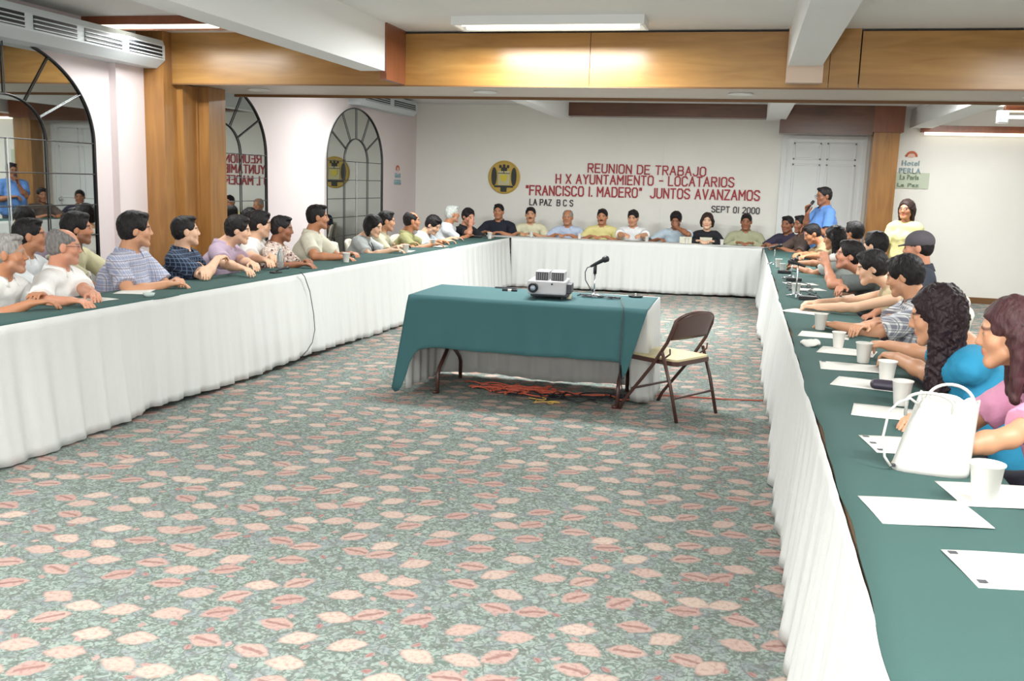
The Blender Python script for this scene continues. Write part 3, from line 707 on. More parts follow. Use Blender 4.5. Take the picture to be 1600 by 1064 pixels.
# ------------------------------------------------------------------ implicit surfaces for people
class Field:
    def __init__(s, lo, hi, h):
        s.h = h; s.lo = np.array(lo, np.float32); s.n = np.ceil((np.array(hi)-s.lo)/h).astype(int)+1
        s.ax = [s.lo[i]+h*np.arange(s.n[i], dtype=np.float32) for i in range(3)]
        s.d = np.full(s.n, 1.0, np.float32)
    def clone(s):
        q = Field.__new__(Field); q.h = s.h; q.lo = s.lo; q.n = s.n; q.ax = s.ax; q.d = np.full(s.n, 1.0, np.float32); return q
    def block(s, lo, hi, mg):
        a = np.clip(np.floor((np.array(lo)-mg-s.lo)/s.h).astype(int), 0, s.n-1); b = np.clip(np.ceil((np.array(hi)+mg-s.lo)/s.h).astype(int)+1, 1, s.n)
        sl = tuple(slice(a[i], b[i]) for i in range(3))
        X = s.ax[0][sl[0]][:, None, None]; Y = s.ax[1][sl[1]][None, :, None]; Z = s.ax[2][sl[2]][None, None, :]
        return sl, X, Y, Z
    def comb(s, sl, v, k):
        a = s.d[sl]
        if k > 0:
            hh = np.maximum(k-np.abs(a-v), 0)/k; s.d[sl] = np.minimum(a, v)-hh*hh*k*.25
        else: s.d[sl] = np.minimum(a, v)
    def cap(s, a, b, ra, rb, k=.02):
        a = np.array(a, float); b = np.array(b, float); R = max(ra, rb)
        sl, X, Y, Z = s.block(np.minimum(a, b), np.maximum(a, b), R+.04); ab = b-a; L2 = ab@ab+1e-9
        px, py, pz = X-a[0], Y-a[1], Z-a[2]
        t = np.clip((px*ab[0]+py*ab[1]+pz*ab[2])/L2, 0, 1)
        v = np.sqrt((px-t*ab[0])**2+(py-t*ab[1])**2+(pz-t*ab[2])**2)-(ra+(rb-ra)*t)
        s.comb(sl, v.astype(np.float32), k)
    def ell(s, c, R, ax=None, k=.02, sub=False):
        c = np.array(c, float); R = np.array(R, float); mx = R.max()
        sl, X, Y, Z = s.block(c-mx, c+mx, .04)
        px, py, pz = X-c[0], Y-c[1], Z-c[2]
        if ax is None: q = [px, py, pz]
        else: q = [px*e[0]+py*e[1]+pz*e[2] for e in ax]
        k0 = np.sqrt((q[0]/R[0])**2+(q[1]/R[1])**2+(q[2]/R[2])**2)
        k1 = np.sqrt((q[0]/R[0]**2)**2+(q[1]/R[1]**2)**2+(q[2]/R[2]**2)**2)+1e-6
        v = (k0*(k0-1)/k1).astype(np.float32)
        if sub:
            a = s.d[sl]; b = -v; hh = np.maximum(k-np.abs(a-b), 0)/max(k, 1e-6); s.d[sl] = np.maximum(a, b)+hh*hh*k*.25
        else: s.comb(sl, v, k)
    def ecap(s, a, b, side, A, B, k=.03):
        """elliptic cone a->b, A=(halfwidth along side, halfdepth), rounded ends"""
        a = np.array(a, float); b = np.array(b, float); side = np.array(side, float); ab = b-a; L_ = np.linalg.norm(ab); d = ab/L_
        side = side-d*(side@d); side /= np.linalg.norm(side); dep = np.cross(d, side); R = max(A+B)
        sl, X, Y, Z = s.block(np.minimum(a, b)-R, np.maximum(a, b)+R, .02)
        px, py, pz = X-a[0], Y-a[1], Z-a[2]
        u = px*d[0]+py*d[1]+pz*d[2]; t = np.clip(u/L_, 0, 1)
        W = A[0]+(B[0]-A[0])*t; D = A[1]+(B[1]-A[1])*t
        q0 = (px*side[0]+py*side[1]+pz*side[2])/W; q1 = (px*dep[0]+py*dep[1]+pz*dep[2])/D; q2 = (u-t*L_)/np.minimum(W, D)
        v = (np.sqrt(q0*q0+q1*q1+q2*q2)-1)*np.minimum(W, D)
        s.comb(sl, v.astype(np.float32), k)
    def cut(s, p, n, k=0.0):
        """remove the half space on the side n of point p"""
        X, Y, Z = s.ax[0][:, None, None], s.ax[1][None, :, None], s.ax[2][None, None, :]
        s.d = np.maximum(s.d, ((X-p[0])*n[0]+(Y-p[1])*n[1]+(Z-p[2])*n[2]).astype(np.float32))
    def noise(s, amp, f, ph=0):
        X, Y, Z = s.ax[0][:, None, None], s.ax[1][None, :, None], s.ax[2][None, None, :]
        m = np.abs(s.d) < .05
        n = np.sin(X*f+1.7*np.sin(Z*f*.6+ph)+ph)*np.sin(Z*f*.8+1.3*np.sin(Y*f*.7)+ph*2)+.6*np.sin(Y*f*1.3+ph*3+1.5*np.sin(X*f*.9))*np.cos(Z*f*1.1+X*f*.5)
        s.d = s.d+np.where(m, n*amp, 0).astype(np.float32)
    def mesh(s):
        d = s.d; neg = d < 0; nx, ny, nz = d.shape
        cs = [neg[i:nx-1+i, j:ny-1+j, k:nz-1+k] for i in (0, 1) for j in (0, 1) for k in (0, 1)]
        cnt = sum(c.astype(np.int8) for c in cs); act = (cnt > 0) & (cnt < 8)
        idx = np.argwhere(act)
        if len(idx) == 0: return None
        vid = np.full(act.shape, -1, np.int32); vid[act] = np.arange(len(idx))
        I, J, K = idx.T; off = [(i, j, k) for i in (0, 1) for j in (0, 1) for k in (0, 1)]
        val = np.stack([d[I+a, J+b, K+c] for a, b, c in off], 1)
        acc = np.zeros((len(idx), 3)); num = np.zeros(len(idx))
        for e0 in range(8):
            for bit in (1, 2, 4):
                if e0 & bit: continue
                e1 = e0 | bit; v0, v1 = val[:, e0], val[:, e1]; m = (v0 < 0) != (v1 < 0)
                t = np.where(m, v0/np.where(m, v0-v1, 1), 0)
                p0, p1 = np.array(off[e0], float), np.array(off[e1], float)
                acc += m[:, None]*(p0+(p1-p0)*t[:, None]); num += m
        V = (idx+acc/num[:, None])*s.h+s.lo
        Fs = []
        for axn in range(3):
            sh = [slice(1, -1)]*3; sh[axn] = slice(0, -1)
            a = neg[tuple(sh)]; sh2 = list(sh); sh2[axn] = slice(1, None); b = neg[tuple(sh2)]
            e = np.argwhere(a != b)
            if not len(e): continue
            fl = a[tuple(e.T)]
            o = [1, 1, 1]; o[axn] = 0; P = e+np.array(o)
            u, v = (axn+1) % 3, (axn+2) % 3
            def g(du, dv):
                q = P.copy(); q[:, u] -= du; q[:, v] -= dv; return vid[q[:, 0], q[:, 1], q[:, 2]]
            q = np.stack([g(1, 1), g(0, 1), g(0, 0), g(1, 0)], 1)
            q[~fl] = q[~fl][:, ::-1]; Fs.append(q)
        F = np.concatenate(Fs); F = F[(F >= 0).all(1)]
        return V, F
def np_mesh(name, V, F, mat, parent, base, rz, color=None):
    c, s_ = math.cos(-rz), math.sin(-rz); Vl = V-np.array(base); Vl = np.stack([Vl[:, 0]*c-Vl[:, 1]*s_, Vl[:, 0]*s_+Vl[:, 1]*c, Vl[:, 2]], 1)
    me = bpy.data.meshes.new(name); me.vertices.add(len(V)); me.vertices.foreach_set('co', Vl.astype('f').ravel())
    me.loops.add(len(F)*4); me.loops.foreach_set('vertex_index', F.astype('i').ravel())
    me.polygons.add(len(F)); me.polygons.foreach_set('loop_start', np.arange(0, len(F)*4, 4, dtype='i'))
    me.polygons.foreach_set('loop_total', np.full(len(F), 4, 'i'))
    me.update(calc_edges=True); me.polygons.foreach_set('use_smooth', [True]*len(F))
    me.materials.append(mat)
    if color is not None:
        at = me.color_attributes.new('skin_colour', 'FLOAT_COLOR', 'POINT'); at.data.foreach_set('color', color.astype('f').ravel())
    o = bpy.data.objects.new(name, me); COL.objects.link(o); o.parent = parent
    return o
def unit(v): v = np.array(v, float); return v/(np.linalg.norm(v)+1e-9)

skin_m, nt, b = newmat('skin')
at = nt.nodes.new('ShaderNodeAttribute'); at.attribute_name = 'skin_colour'; nt.links.new(at.outputs['Color'], b.inputs['Base Color'])
b.inputs['Roughness'].default_value = .5; b.inputs['Subsurface Weight'].default_value = .08; b.inputs['Subsurface Radius'].default_value = (.01, .004, .002)
def hair_mat(c, freq=90):
    key = 'hair_%d_%d_%d' % c
    if key in MATS: return MATS[key]
    m, nt, b = newmat(key); N = nt.nodes.new; L = nt.links.new
    tc = N('ShaderNodeTexCoord'); mp = N('ShaderNodeMapping'); mp.inputs['Scale'].default_value = (freq, freq, freq*.18); L(tc.outputs['Object'], mp.inputs[0])
    n = N('ShaderNodeTexNoise'); n.inputs['Scale'].default_value = 1; n.inputs['Detail'].default_value = 3; L(mp.outputs[0], n.inputs[0])
    cr = N('ShaderNodeValToRGB'); k = srgb(*c); cr.color_ramp.elements[0].color = tuple(x*.7 for x in k[:3])+(1,); cr.color_ramp.elements[1].color = tuple(min(1, x*1.2) for x in k[:3])+(1,)
    cr.color_ramp.elements[0].position = .35; cr.color_ramp.elements[1].position = .65
    L(n.outputs[0], cr.inputs[0]); L(cr.outputs[0], b.inputs['Base Color']); b.inputs['Roughness'].default_value = .55; b.inputs['Specular IOR Level'].default_value = .3
    bp = N('ShaderNodeBump'); bp.inputs['Strength'].default_value = .6; bp.inputs['Distance'].default_value = .01; L(n.outputs[0], bp.inputs['Height']); L(bp.outputs[0], b.inputs['Normal'])
    MATS[key] = m; return m
def cloth_mat(name, kind, c1, c2=None, c3=None, sc=28):
    if name in MATS: return MATS[name]
    m, nt, b = newmat(name); N = nt.nodes.new; L = nt.links.new
    b.inputs['Roughness'].default_value = .85
    tc = N('ShaderNodeTexCoord'); sp = N('ShaderNodeSeparateXYZ'); L(tc.outputs['Object'], sp.inputs[0])
    def mth(op, a, bb=None, c=None):
        n = N('ShaderNodeMath'); n.operation = op
        for i, v in enumerate((a, bb, c)):
            if v is None: continue
            if isinstance(v, (int, float)): n.inputs[i].default_value = v
            else: L(v, n.inputs[i])
        return n.outputs[0]
    def mix(f, a, c):
        n = N('ShaderNodeMix'); n.data_type = 'RGBA'
        for i, v in ((0, f), (6, a), (7, c)):
            if isinstance(v, (tuple, int, float)): n.inputs[i].default_value = v
            else: L(v, n.inputs[i])
        return n.outputs[2]
    col = srgb(*c1)
    if kind in ('plaid', 'grid', 'check'):
        h = mth('MULTIPLY', mth('ADD', sp.outputs[1], mth('MULTIPLY', sp.outputs[0], .8)), sc)
        z = mth('MULTIPLY', sp.outputs[2], sc)
        wd = {'plaid': .42, 'grid': .16, 'check': .5}[kind]
        a = mth('LESS_THAN', mth('FRACT', h), wd); c_ = mth('LESS_THAN', mth('FRACT', z), wd)
        if kind == 'check':
            f = mth('MULTIPLY', mth('ADD', a, c_), .5); col = mix(f, col, srgb(*c2))
            a2 = mth('LESS_THAN', mth('FRACT', mth('ADD', h, .25)), .14); c2_ = mth('LESS_THAN', mth('FRACT', mth('ADD', z, .25)), .14)
            col = mix(mth('MULTIPLY', mth('MAXIMUM', a2, c2_), .6), col, srgb(*(c3 or c2)))
        elif kind == 'grid':
            col = mix(mth('MAXIMUM', a, c_), col, srgb(*c2))
        else:
            col = mix(mth('MULTIPLY', mth('ADD', a, c_), .4), col, srgb(*c2))
            a2 = mth('LESS_THAN', mth('FRACT', mth('ADD', h, .3)), .12); c2_ = mth('LESS_THAN', mth('FRACT', mth('ADD', z, .3)), .12)
            col = mix(mth('MULTIPLY', mth('MAXIMUM', a2, c2_), .7), col, srgb(*(c3 or c2)))
        L(col, b.inputs['Base Color'])
    elif kind == 'floral':
        v = N('ShaderNodeTexVoronoi'); v.inputs['Scale'].default_value = sc; L(tc.outputs['Object'], v.inputs['Vector'])
        n = N('ShaderNodeTexNoise'); n.inputs['Scale'].default_value = sc*1.3; n.inputs['Detail'].default_value = 3; L(tc.outputs['Object'], n.inputs[0])
        a = mth('LESS_THAN', v.outputs['Distance'], .38); g = mth('GREATER_THAN', n.outputs[0], .53)
        col = mix(a, col, srgb(*c2)); col = mix(g, col, srgb(*(c3 or c2))); L(col, b.inputs['Base Color'])
    else:
        n = N('ShaderNodeTexNoise'); n.inputs['Scale'].default_value = 7; L(tc.outputs['Object'], n.inputs[0])
        k = col; L(mix(n.outputs[0], tuple(x*.93 for x in k[:3])+(1,), tuple(min(1, x*1.05) for x in k[:3])+(1,)), b.inputs['Base Color'])
    n = N('ShaderNodeTexNoise'); n.inputs['Scale'].default_value = 22; n.inputs['Detail'].default_value = 4; n.inputs['Distortion'].default_value = .6; L(tc.outputs['Object'], n.inputs[0])
    bp = N('ShaderNodeBump'); bp.inputs['Strength'].default_value = .35; bp.inputs['Distance'].default_value = .012; L(n.outputs[0], bp.inputs['Height']); L(bp.outputs[0], b.inputs['Normal'])
    MATS[name] = m; return m

SK = dict(light=(226, 182, 152), mid=(206, 152, 118), tan=(186, 128, 94), dark=(150, 98, 70), ruddy=(204, 144, 116))
BLACKH = (26, 22, 24); GREYH = (150, 146, 142); BROWNH = (58, 42, 38)

# chair for the seated people
def chair_proto():
    t = thing('banquet_chair', 'x', 'chair')
    slab(rrect(-.2, .22, -.21, .21, .05), .40, .45).build('seat', chairw, t, bevel=.012)
    def bf(u, v):
        y = -.2+.4*u; z = .54+.27*v; e = 1-(2*u-1)**2
        return (-.215-.06*v-.015*e, y, z+.03*e*v)
    MB().grid(bf, 10, 8).build('backrest', chairw, t, smooth=True, solid=.03)
    for s in (-1, 1):
        MB().tube([(.18, s*.18, .40), (.19, s*.19, 0)], .012, 8).build('leg', chairleg, t)
        MB().tube([(-.265, s*.18, .78), (-.2, s*.185, .45), (-.22, s*.19, 0)], .012, 8).build('leg', chairleg, t)
    return t
PROTO = [None]
def seat_chair(x, y, rz, label):
    if PROTO[0] is None: PROTO[0] = chair_proto(); o = PROTO[0]
    else: o = copy_tree(PROTO[0])
    o.location = (x, y, 0); o.rotation_euler = (0, 0, rz); o['label'] = label; o['group'] = 'chairs behind the tables'
    return o

def person(label, head, th, look=None, pitch=0, skin='mid', hair='short', hc=BLACKH, shirt=('w', 'plain', (235, 235, 230)), sleeve='short', girth=1.0,
           hands=None, h=.009, lean=.16, moustache=False, glasses=False, standing=False, trousers=(52, 54, 66), curl=.5, female=False, beard=False, cap=None,
           size=1.0, slump=0, chair=None, roll=0, palms=None, crossed=False, collar=True, hairL=.3, jacket=None):
    C = np.array(head, float); t_ = math.radians(th); look = th if look is None else look
    F = np.array([math.cos(t_), math.sin(t_), 0]); Sd = np.array([math.sin(t_), -math.cos(t_), 0]); U = np.array([0, 0, 1.])
    l_ = math.radians(look); p_ = math.radians(pitch)
    hf = np.array([math.cos(l_)*math.cos(p_), math.sin(l_)*math.cos(p_), math.sin(p_)]); hr = np.array([math.sin(l_), -math.cos(l_), 0]); hu = np.cross(hr, hf)
    if roll: 
        cr_, sr_ = math.cos(math.radians(roll)), math.sin(math.radians(roll)); hr, hu = hr*cr_+hu*sr_, hu*cr_-hr*sr_
    Hd = lambda x, y, z: C+size*(hr*x+hf*y+hu*z)
    neckTop = Hd(0, -.025, -.055)
    NB = C-U*(.150-.045*slump)*size-F*(.03+lean*.25+.10*slump)                         # neck base
    hipz = .53 if not standing else .92*size
    HP = np.array([NB[0], NB[1], 0])-F*(lean*.75)
    if standing: HP = np.array([NB[0], NB[1], 0])-F*.01
    HP[2] = hipz
    CHs = NB*.62+HP*.38; CHs[2] = NB[2]-.20*size               # chest
    sw = (.172 if female else .200)*size*(.85+.15*girth)
    SH = [NB-U*.075+Sd*s*sw+F*.012 for s in (-1, 1)]            # left(-), right(+)
    ua, fa = .285*size, .25*size
    if hands is None: hands = [NB+F*.36-Sd*.13, NB+F*.36+Sd*.13]; hands = [np.array([q[0], q[1], .80]) for q in hands]
    arms = []
    for i, s in enumerate((-1, 1)):
        W = np.array(hands[i], float); A = SH[i]; D = W-A; L_ = np.linalg.norm(D); mx = (ua+fa)*.985
        if L_ > mx: W = A+D/L_*mx; D = W-A; L_ = mx
        x = (ua*ua-fa*fa+L_*L_)/(2*L_); y = math.sqrt(max(ua*ua-x*x, 0)); d = D/L_
        pole = Sd*s*(.70 if not crossed else .9)-U*(.45 if not standing else .8)-F*.35; pole = unit(pole-d*(pole@d))
        E = A+d*x+pole*y
        arms.append((A, E, W))
    base = np.array([HP[0], HP[1], 0]); root = thing('person', label, 'person', tuple(base), t_)
    # legs
    KN = []; AN = []
    for s in (-1, 1):
        if standing: KN.append(HP+Sd*s*.10-U*.44*size+F*.02); AN.append(HP+Sd*s*.11-U*(HP[2]-.085))
        else: KN.append(HP+Sd*s*.13+F*.42-U*.02); AN.append(np.array([0, 0, .085])+(HP+Sd*s*.13+F*.42)*np.array([1, 1, 0]))
    allp = [C+.2, C-.2, HP+.25, HP-.25]+[a for t in arms for a in t]+KN+AN+[a+F*.2 for a in AN]
    # ---------------- body: head, neck, trunk, arms, hands, legs in one surface
    lo = np.min(allp, 0)-.13; hi = np.max(allp, 0)+.13; lo[2] = max(lo[2], .02)
    f = Field(lo, hi, h); z = size
    hx = [hr, hf, hu]
    f.ell(Hd(0, -.015, .035), np.array([.076, .095, .082])*z, hx, 0)
    f.ell(Hd(0, .022, -.025), np.array([.062, .066, .082])*z, hx, .03)
    f.cap(Hd(-.012, .066, -.094), Hd(.012, .066, -.094), .02*z, .02*z, .02)
    for s in (-1, 1):
        f.ell(Hd(s*.040, .052, -.02), np.array([.026, .026, .026])*z, hx, .02)
        f.cap(Hd(s*.055, .02, -.06), Hd(s*.02, .06, -.09), .018*z, .018*z, .02)
    f.cap(Hd(-.034, .074, .030), Hd(.034, .074, .030), .012*z, .012*z, .012)
    for s in (-1, 1): f.ell(Hd(s*.031, .100, .010), np.array([.016, .015, .010])*z, hx, .014, sub=True)
    for s in (-1, 1): f.ell(Hd(s*.031, .074, .011), np.array([.0135, .0135, .0125])*z, hx, .003)
    f.cap(Hd(0, .082, .020), Hd(0, .1005, -.022), .008*z, .0105*z, .014)
    for s in (-1, 1): f.ell(Hd(s*.0115, .091, -.026), np.array([.0085, .010, .008])*z, hx, .008)
    f.cap(Hd(-.018, .083, -.050), Hd(.018, .083, -.050), .007*z, .007*z, .006)
    f.cap(Hd(-.015, .082, -.062), Hd(.015, .082, -.062), .0075*z, .0075*z, .006)
    for s in (-1, 1): f.ell(Hd(s*.079, -.012, -.002), np.array([.010, .021, .033])*z, hx, .008)
    nr = (.048 if female else .058)*z*(.8+.2*girth)
    f.cap(neckTop, NB-F*.005-U*.02, nr, nr*1.12, .03)
    g = girth
    f.ecap(NB-U*.055-Sd*sw*.72, NB-U*.055+Sd*sw*.72, U, (.05*z, .06*z), (.05*z, .06*z), .06)
    f.ecap(CHs, NB-U*.09, Sd, (.145*z*g, .095*z*g), (.135*z, .075*z), .05)
    f.ecap(HP+U*.02, CHs, Sd, (.15*z*g, .10*z*g), (.15*z*g, .10*z*g), .05)
    for (A, E, W), s in zip(arms, (-1, 1)):
        ga = (.85 if female else 1.0)*(.75+.25*g)*z
        f.cap(A, E, .050*ga, .039*ga, .03); f.cap(E, E+(W-E)*.35, .039*ga, .041*ga, .02); f.cap(E+(W-E)*.35, W, .041*ga, .026*z, .02)
        # hand
        i = 0 if s < 0 else 1
        Dn = unit(W-E)
        if palms is not None and palms[i] is not None: Dn = unit(np.array(palms[i][0], float)); Np = unit(np.array(palms[i][1], float))
        else:
            Dn = unit(np.array([Dn[0], Dn[1], Dn[2]*.3])); Np = -U
        Np = unit(Np-Dn*(Np@Dn)); T = np.cross(Dn, Np)
        if T@(-Sd*s) < 0: T = -T                           # thumb side faces the body's middle
        fr = max(.0085, h*.95)
        for k, tt in enumerate((.026, .009, -.009, -.025)):
            f.cap(W+T*tt*.6, W+Dn*.078+T*tt, .015*z, .0115*z, .012)
            kk = W+Dn*.085+T*tt; cu = curl*(1+.15*k); dd = Dn; L3 = ((.04, .026, .02), (.044, .03, .022), (.041, .028, .021), (.032, .022, .018))[k]
            for q, sl_ in enumerate(L3):
                an = cu*(.6, 1.0, .8)[q]; dd = unit(dd*math.cos(an)+Np*math.sin(an)+T*tt*1.2); nx_ = kk+dd*sl_*z
                f.cap(kk, nx_, fr*(1-.06*q), fr*(.94-.06*q), .004); kk = nx_
                Np2 = Np
        tb = W+Dn*.022+T*.024; t1 = tb+unit(Dn*.65+T*.6+Np*.25)*.042; t2 = t1+unit(Dn*.85+T*.15+Np*.35)*.032
        f.cap(tb, t1, .014, .0115, .01); f.cap(t1, t2, max(.0105, fr), max(.009, fr*.9), .004)
    for i in (0, 1):
        s = (-1, 1)[i]; HJ = HP+Sd*s*.09
        f.cap(HJ, KN[i], .075*z, .052*z, .03); f.cap(KN[i], AN[i], .05*z, .034*z, .03); f.cap(AN[i]-U*.03, AN[i]-U*.03+F*.13, .03, .022, .02)
    r = f.mesh(); V, Fc = r
    rel = (V-C)/z; lx, ly, lz = rel@hr, rel@hf, rel@hu
    sc_ = np.array(srgb(*SK[skin])[:3]); col = np.ones((len(V), 4)); col[:, :3] = sc_
    def blend(mask, c, a=1.0):
        mm = (np.clip(mask, 0, 1)*a)[:, None]; col[:, :3] = col[:, :3]*(1-mm)+np.array(c)*mm
    hcl = srgb(*hc)[:3]
    near = (np.abs(lx) < .12) & (np.abs(ly) < .16) & (np.abs(lz) < .16)
    lip = near*(np.exp(-((lz+.056)/.011)**4)*np.exp(-(lx/.024)**4))*(ly > .072)
    blend(lip, srgb(170, 84, 78)[:3] if not female else srgb(178, 62, 66)[:3], .75)
    chk = near*np.exp(-(((np.abs(lx)-.042)/.02)**2+((lz+.02)/.022)**2))*(ly > .03); blend(chk, sc_*np.array([1.05, .8, .75]), .35)
    brow = near*np.exp(-((lz-.031-.004*np.cos(lx*60))/.0065)**4)*((np.abs(lx) > .012) & (np.abs(lx) < .052))*(ly > .055); blend(brow, hcl, .85)
    for s in (-1, 1):
        dd = np.sqrt((lx-s*.031)**2+((lz-.011)/.85)**2); eye = near*(ly > .076)
        blend(eye*(dd < .0105)*(np.abs(lz-.011) < .006), (.32, .27, .25), .8); blend(eye*(dd < .0075), (.02, .012, .008), 1.0)
        blend(eye*(dd > .0095)*(dd < .0125)*(lz > .012), (.05, .03, .025), .45)
    if beard:
        bm = near*(lz < -.035)*(lz > -.125)*(ly > .0)*(1-lip); blend(bm, np.array(hcl)*1.2, .45)
    elif not female:
        bm = near*(lz < -.035)*(lz > -.12)*(ly > .01)*(1-lip); blend(bm, np.array(hcl)+.05, .14)
    np_mesh('body', V, Fc, skin_m, root, base, t_, col)
    # ---------------- hair
    hh = max(min(h, .008), .005)
    Lh = hairL if hair in ('long', 'curly', 'bob') else 0
    f = Field(np.minimum(C-.17, C-.17-U*Lh-F*.05), C+.19, hh)
    hcM = hair_mat(tuple(hc))
    if hair != 'none':
        vol = dict(short=0, balding=-.002, long=.004, curly=.006, bob=.010, bun=.003, thick=.008, fringe=.004).get(hair, 0)
        f.ell(Hd(0, -.020, .040), (np.array([.084, .101, .092])+vol)*z, hx, 0)
        f.ell(Hd(0, -.045, -.005), (np.array([.076, .068, .07])+vol)*z, hx, .02)
        if hair in ('short', 'thick', 'fringe'): f.ell(Hd(.01, .045, .105), np.array([.055, .04, .022])*z, hx, .02)
        fz = -.022 if hair != 'fringe' else -.03
        f.ell(Hd(0, .125, fz), np.array([.078, .104, .104])*z, hx, .008, sub=True)
        for s in (-1, 1): f.ell(Hd(s*.09, .015, -.03), np.array([.028, .035, .05])*z, hx, .006, sub=True)
        if hair == 'balding':
            f.ell(Hd(0, .055, .115), np.array([.062, .115, .07])*z, hx, .006, sub=True)
        if hair in ('long', 'curly', 'bob'):
            back = Hd(0, -.065, -.01); dn = back-U*Lh-F*(.05 if hair != 'bob' else 0)+ (Sd*0)
            wd = .075 if hair != 'curly' else .085
            f.ecap(back, dn, hr, ((wd+.012)*z, .055*z), (wd*(1.15 if hair == 'curly' else .75)*z, (.06 if hair == 'curly' else .035)*z), .03)
            for s in (-1, 1):
                q = Hd(s*.082, -.02, .0); f.cap(q, q-U*min(Lh, (.30 if hair == 'curly' else .22) if hair != 'bob' else .12)-F*.01, (.040 if hair == 'curly' else .028)*z, (.045 if hair == 'curly' else .018)*z, .04)
        if hair == 'bun':
            f.ell(Hd(0, -.12, .02), np.array([.035, .035, .035])*z, hx, .01)
        if hair not in ('long', 'curly', 'bob'):
            f.cut(Hd(0, -.05, -.062), -hu)
        if hair == 'curly': f.noise(.0035, 83, 2.3); f.noise(.003, 170, 1.0); f.noise(.002, 290, 5.0)
        elif hair in ('long', 'bob'): f.noise(.003, 90, .5)
        else: f.noise(.0022, 110, C[0]*7)
        r = f.mesh()
        if r: np_mesh('hair', r[0], r[1], hcM, root, base, t_)
    if cap:
        f = Field(C-.17, C+.19, hh); f.ell(Hd(0, -.015, .05), np.array([.089, .108, .088])*z, hx, 0); f.cut(Hd(0, 0, .02), -hu)
        f.ecap(Hd(0, .085, .03), Hd(0, .135, .020), hr, (.05*z, .007), (.036*z, .006), .01)
        r = f.mesh(); np_mesh('cap', r[0], r[1], cloth_mat('cap_cloth', 'plain', cap), root, base, t_)
    if moustache:
        f = Field(C-.13, C+.14, .004); 
        for s in (-1, 1): f.cap(Hd(0, .095, -.040), Hd(s*.026, .083, -.050), .0075*z, .005*z, .006)
        r = f.mesh(); np_mesh('moustache', r[0], r[1], hcM, root, base, t_)
    if glasses:
        m = MB(); 
        for s in (-1, 1):
            m.tube([Hd(s*.033+.021*math.cos(a), .103, .008+.017*math.sin(a)) for a in np.linspace(0, 2*PI, 16, endpoint=False)], .0018, 6, closed=True)
            m.tube([Hd(s*.054, .100, .012), Hd(s*.074, .07, .013), Hd(s*.082, -.01, .012)], .002, 6)
        m.tube([Hd(-.012, .104, .012), Hd(.012, .104, .012)], .0018, 6)
        o = m.build('glasses', dgrey_m, None, smooth=True)
        o.parent = root; o.matrix_parent_inverse = (Matrix.Translation(base) @ Matrix.Rotation(t_, 4, 'Z')).inverted()
    # ---------------- shirt
    sn, sk_, *sc = shirt
    sm = cloth_mat('shirt_'+sn, sk_, *sc)
    hs = max(h, .008); allp = [NB+.25, NB-.25, HP+.25, HP-.25]+[a for t in arms for a in t]
    f = Field(np.min(allp, 0)-.12, np.max(allp, 0)+.12, hs)
    e = .018
    f.ecap(NB-U*.055-Sd*sw*.74, NB-U*.055+Sd*sw*.74, U, (.05*z+e, .06*z+e), (.05*z+e, .06*z+e), .05)
    f.ecap(CHs, NB-U*.09, Sd, (.145*z*g+e, .095*z*g+e), (.135*z+e, .075*z+e), .05)
    f.ecap(HP-U*.02, CHs, Sd, (.16*z*g+e, .115*z*g+e), (.155*z*g+e, .105*z*g+e), .05)
    if g > 1.08: f.ell(CHs*.45+HP*.55+F*.06*g, np.array([.14, .15, .13])*g*z, None, .06)
    if female: f.ell(CHs+F*.075*z+Sd*.06+U*.01, np.array([.065, .065, .06])*z, None, .03); f.ell(CHs+F*.075*z-Sd*.06+U*.01, np.array([.065, .065, .06])*z, None, .03)
    f.noise(.0035, 34, C[1]); 
    # neck opening
    for i, s in enumerate((-1, 1)):
        A, E, W = arms[i]; ga = (.85 if female else 1.0)*(.75+.25*g)*z
        if sleeve == 'none': continue
        if sleeve == 'short':
            q = f.clone(); B = A+(E-A)*.74; dn = unit(E-A)
            q.cap(A, B+dn*.06, .050*ga+.016, .050*ga+.026, 0); q.noise(.002, 60, s)
            q.cut(B, dn); a = f.d; hh_ = np.maximum(.03-np.abs(a-q.d), 0)/.03; f.d = np.minimum(a, q.d)-hh_*hh_*.0075
        else:
            f.cap(A, E, .050*ga+.015, .042*ga+.016, .03); f.cap(E, W-unit(W-E)*.01, .042*ga+.015, .030*z+.010, .02)
    # keep the neckline open
    f.ell(NB+U*.062+F*.03, np.array([nr+.012, nr+.018, .072]), [Sd, F, U], .006, sub=True)
    r = f.mesh()
    shn = 'jacket' if jacket else ('blouse' if female else 'shirt')
    if r: np_mesh(shn, r[0], r[1], sm, root, base, t_)
    if jacket:
        f = Field(NB-.2, NB+.2, .008); f.ecap(NB-U*.20+F*(.075+.0), NB-U*.05+F*.062, Sd, (.022, .018), (.05, .02), .01)
        r = f.mesh(); np_mesh('shirt_front', r[0], r[1], cloth_mat('shirt_front', 'plain', jacket), root, base, t_)
    if collar and h < .02:
        m = MB(); pts = []
        nup = unit(neckTop-NB)
        for i in range(21):
            a = math.radians(-152+304*i/20)
            ca, sa = math.cos(a), math.sin(a); R_ = nr+.012+.008*(abs(a)/2.65)**2
            drop = -.03*(abs(a)/2.65)**3
            pts.append((NB+U*.004)+(-F*ca+Sd*sa)*R_+U*drop)
        n = len(pts)
        def cf(u, v):
            i = u*(n-1); k = min(int(i), n-2); p = pts[k]*(1-(i-k))+pts[k+1]*(i-k); dr = unit((p-NB)*np.array([1, 1, 0])); 
            q = p+(U*.034*(1-v) if v < .5 else U*.017-dr*0)*1.0
            if v < .5: return p+U*(.036)*(v/.5)
            k2 = (v-.5)/.5; return p+U*(.036-.056*k2)+dr*(.024*k2+.005)
        m.grid(cf, 20, 6)
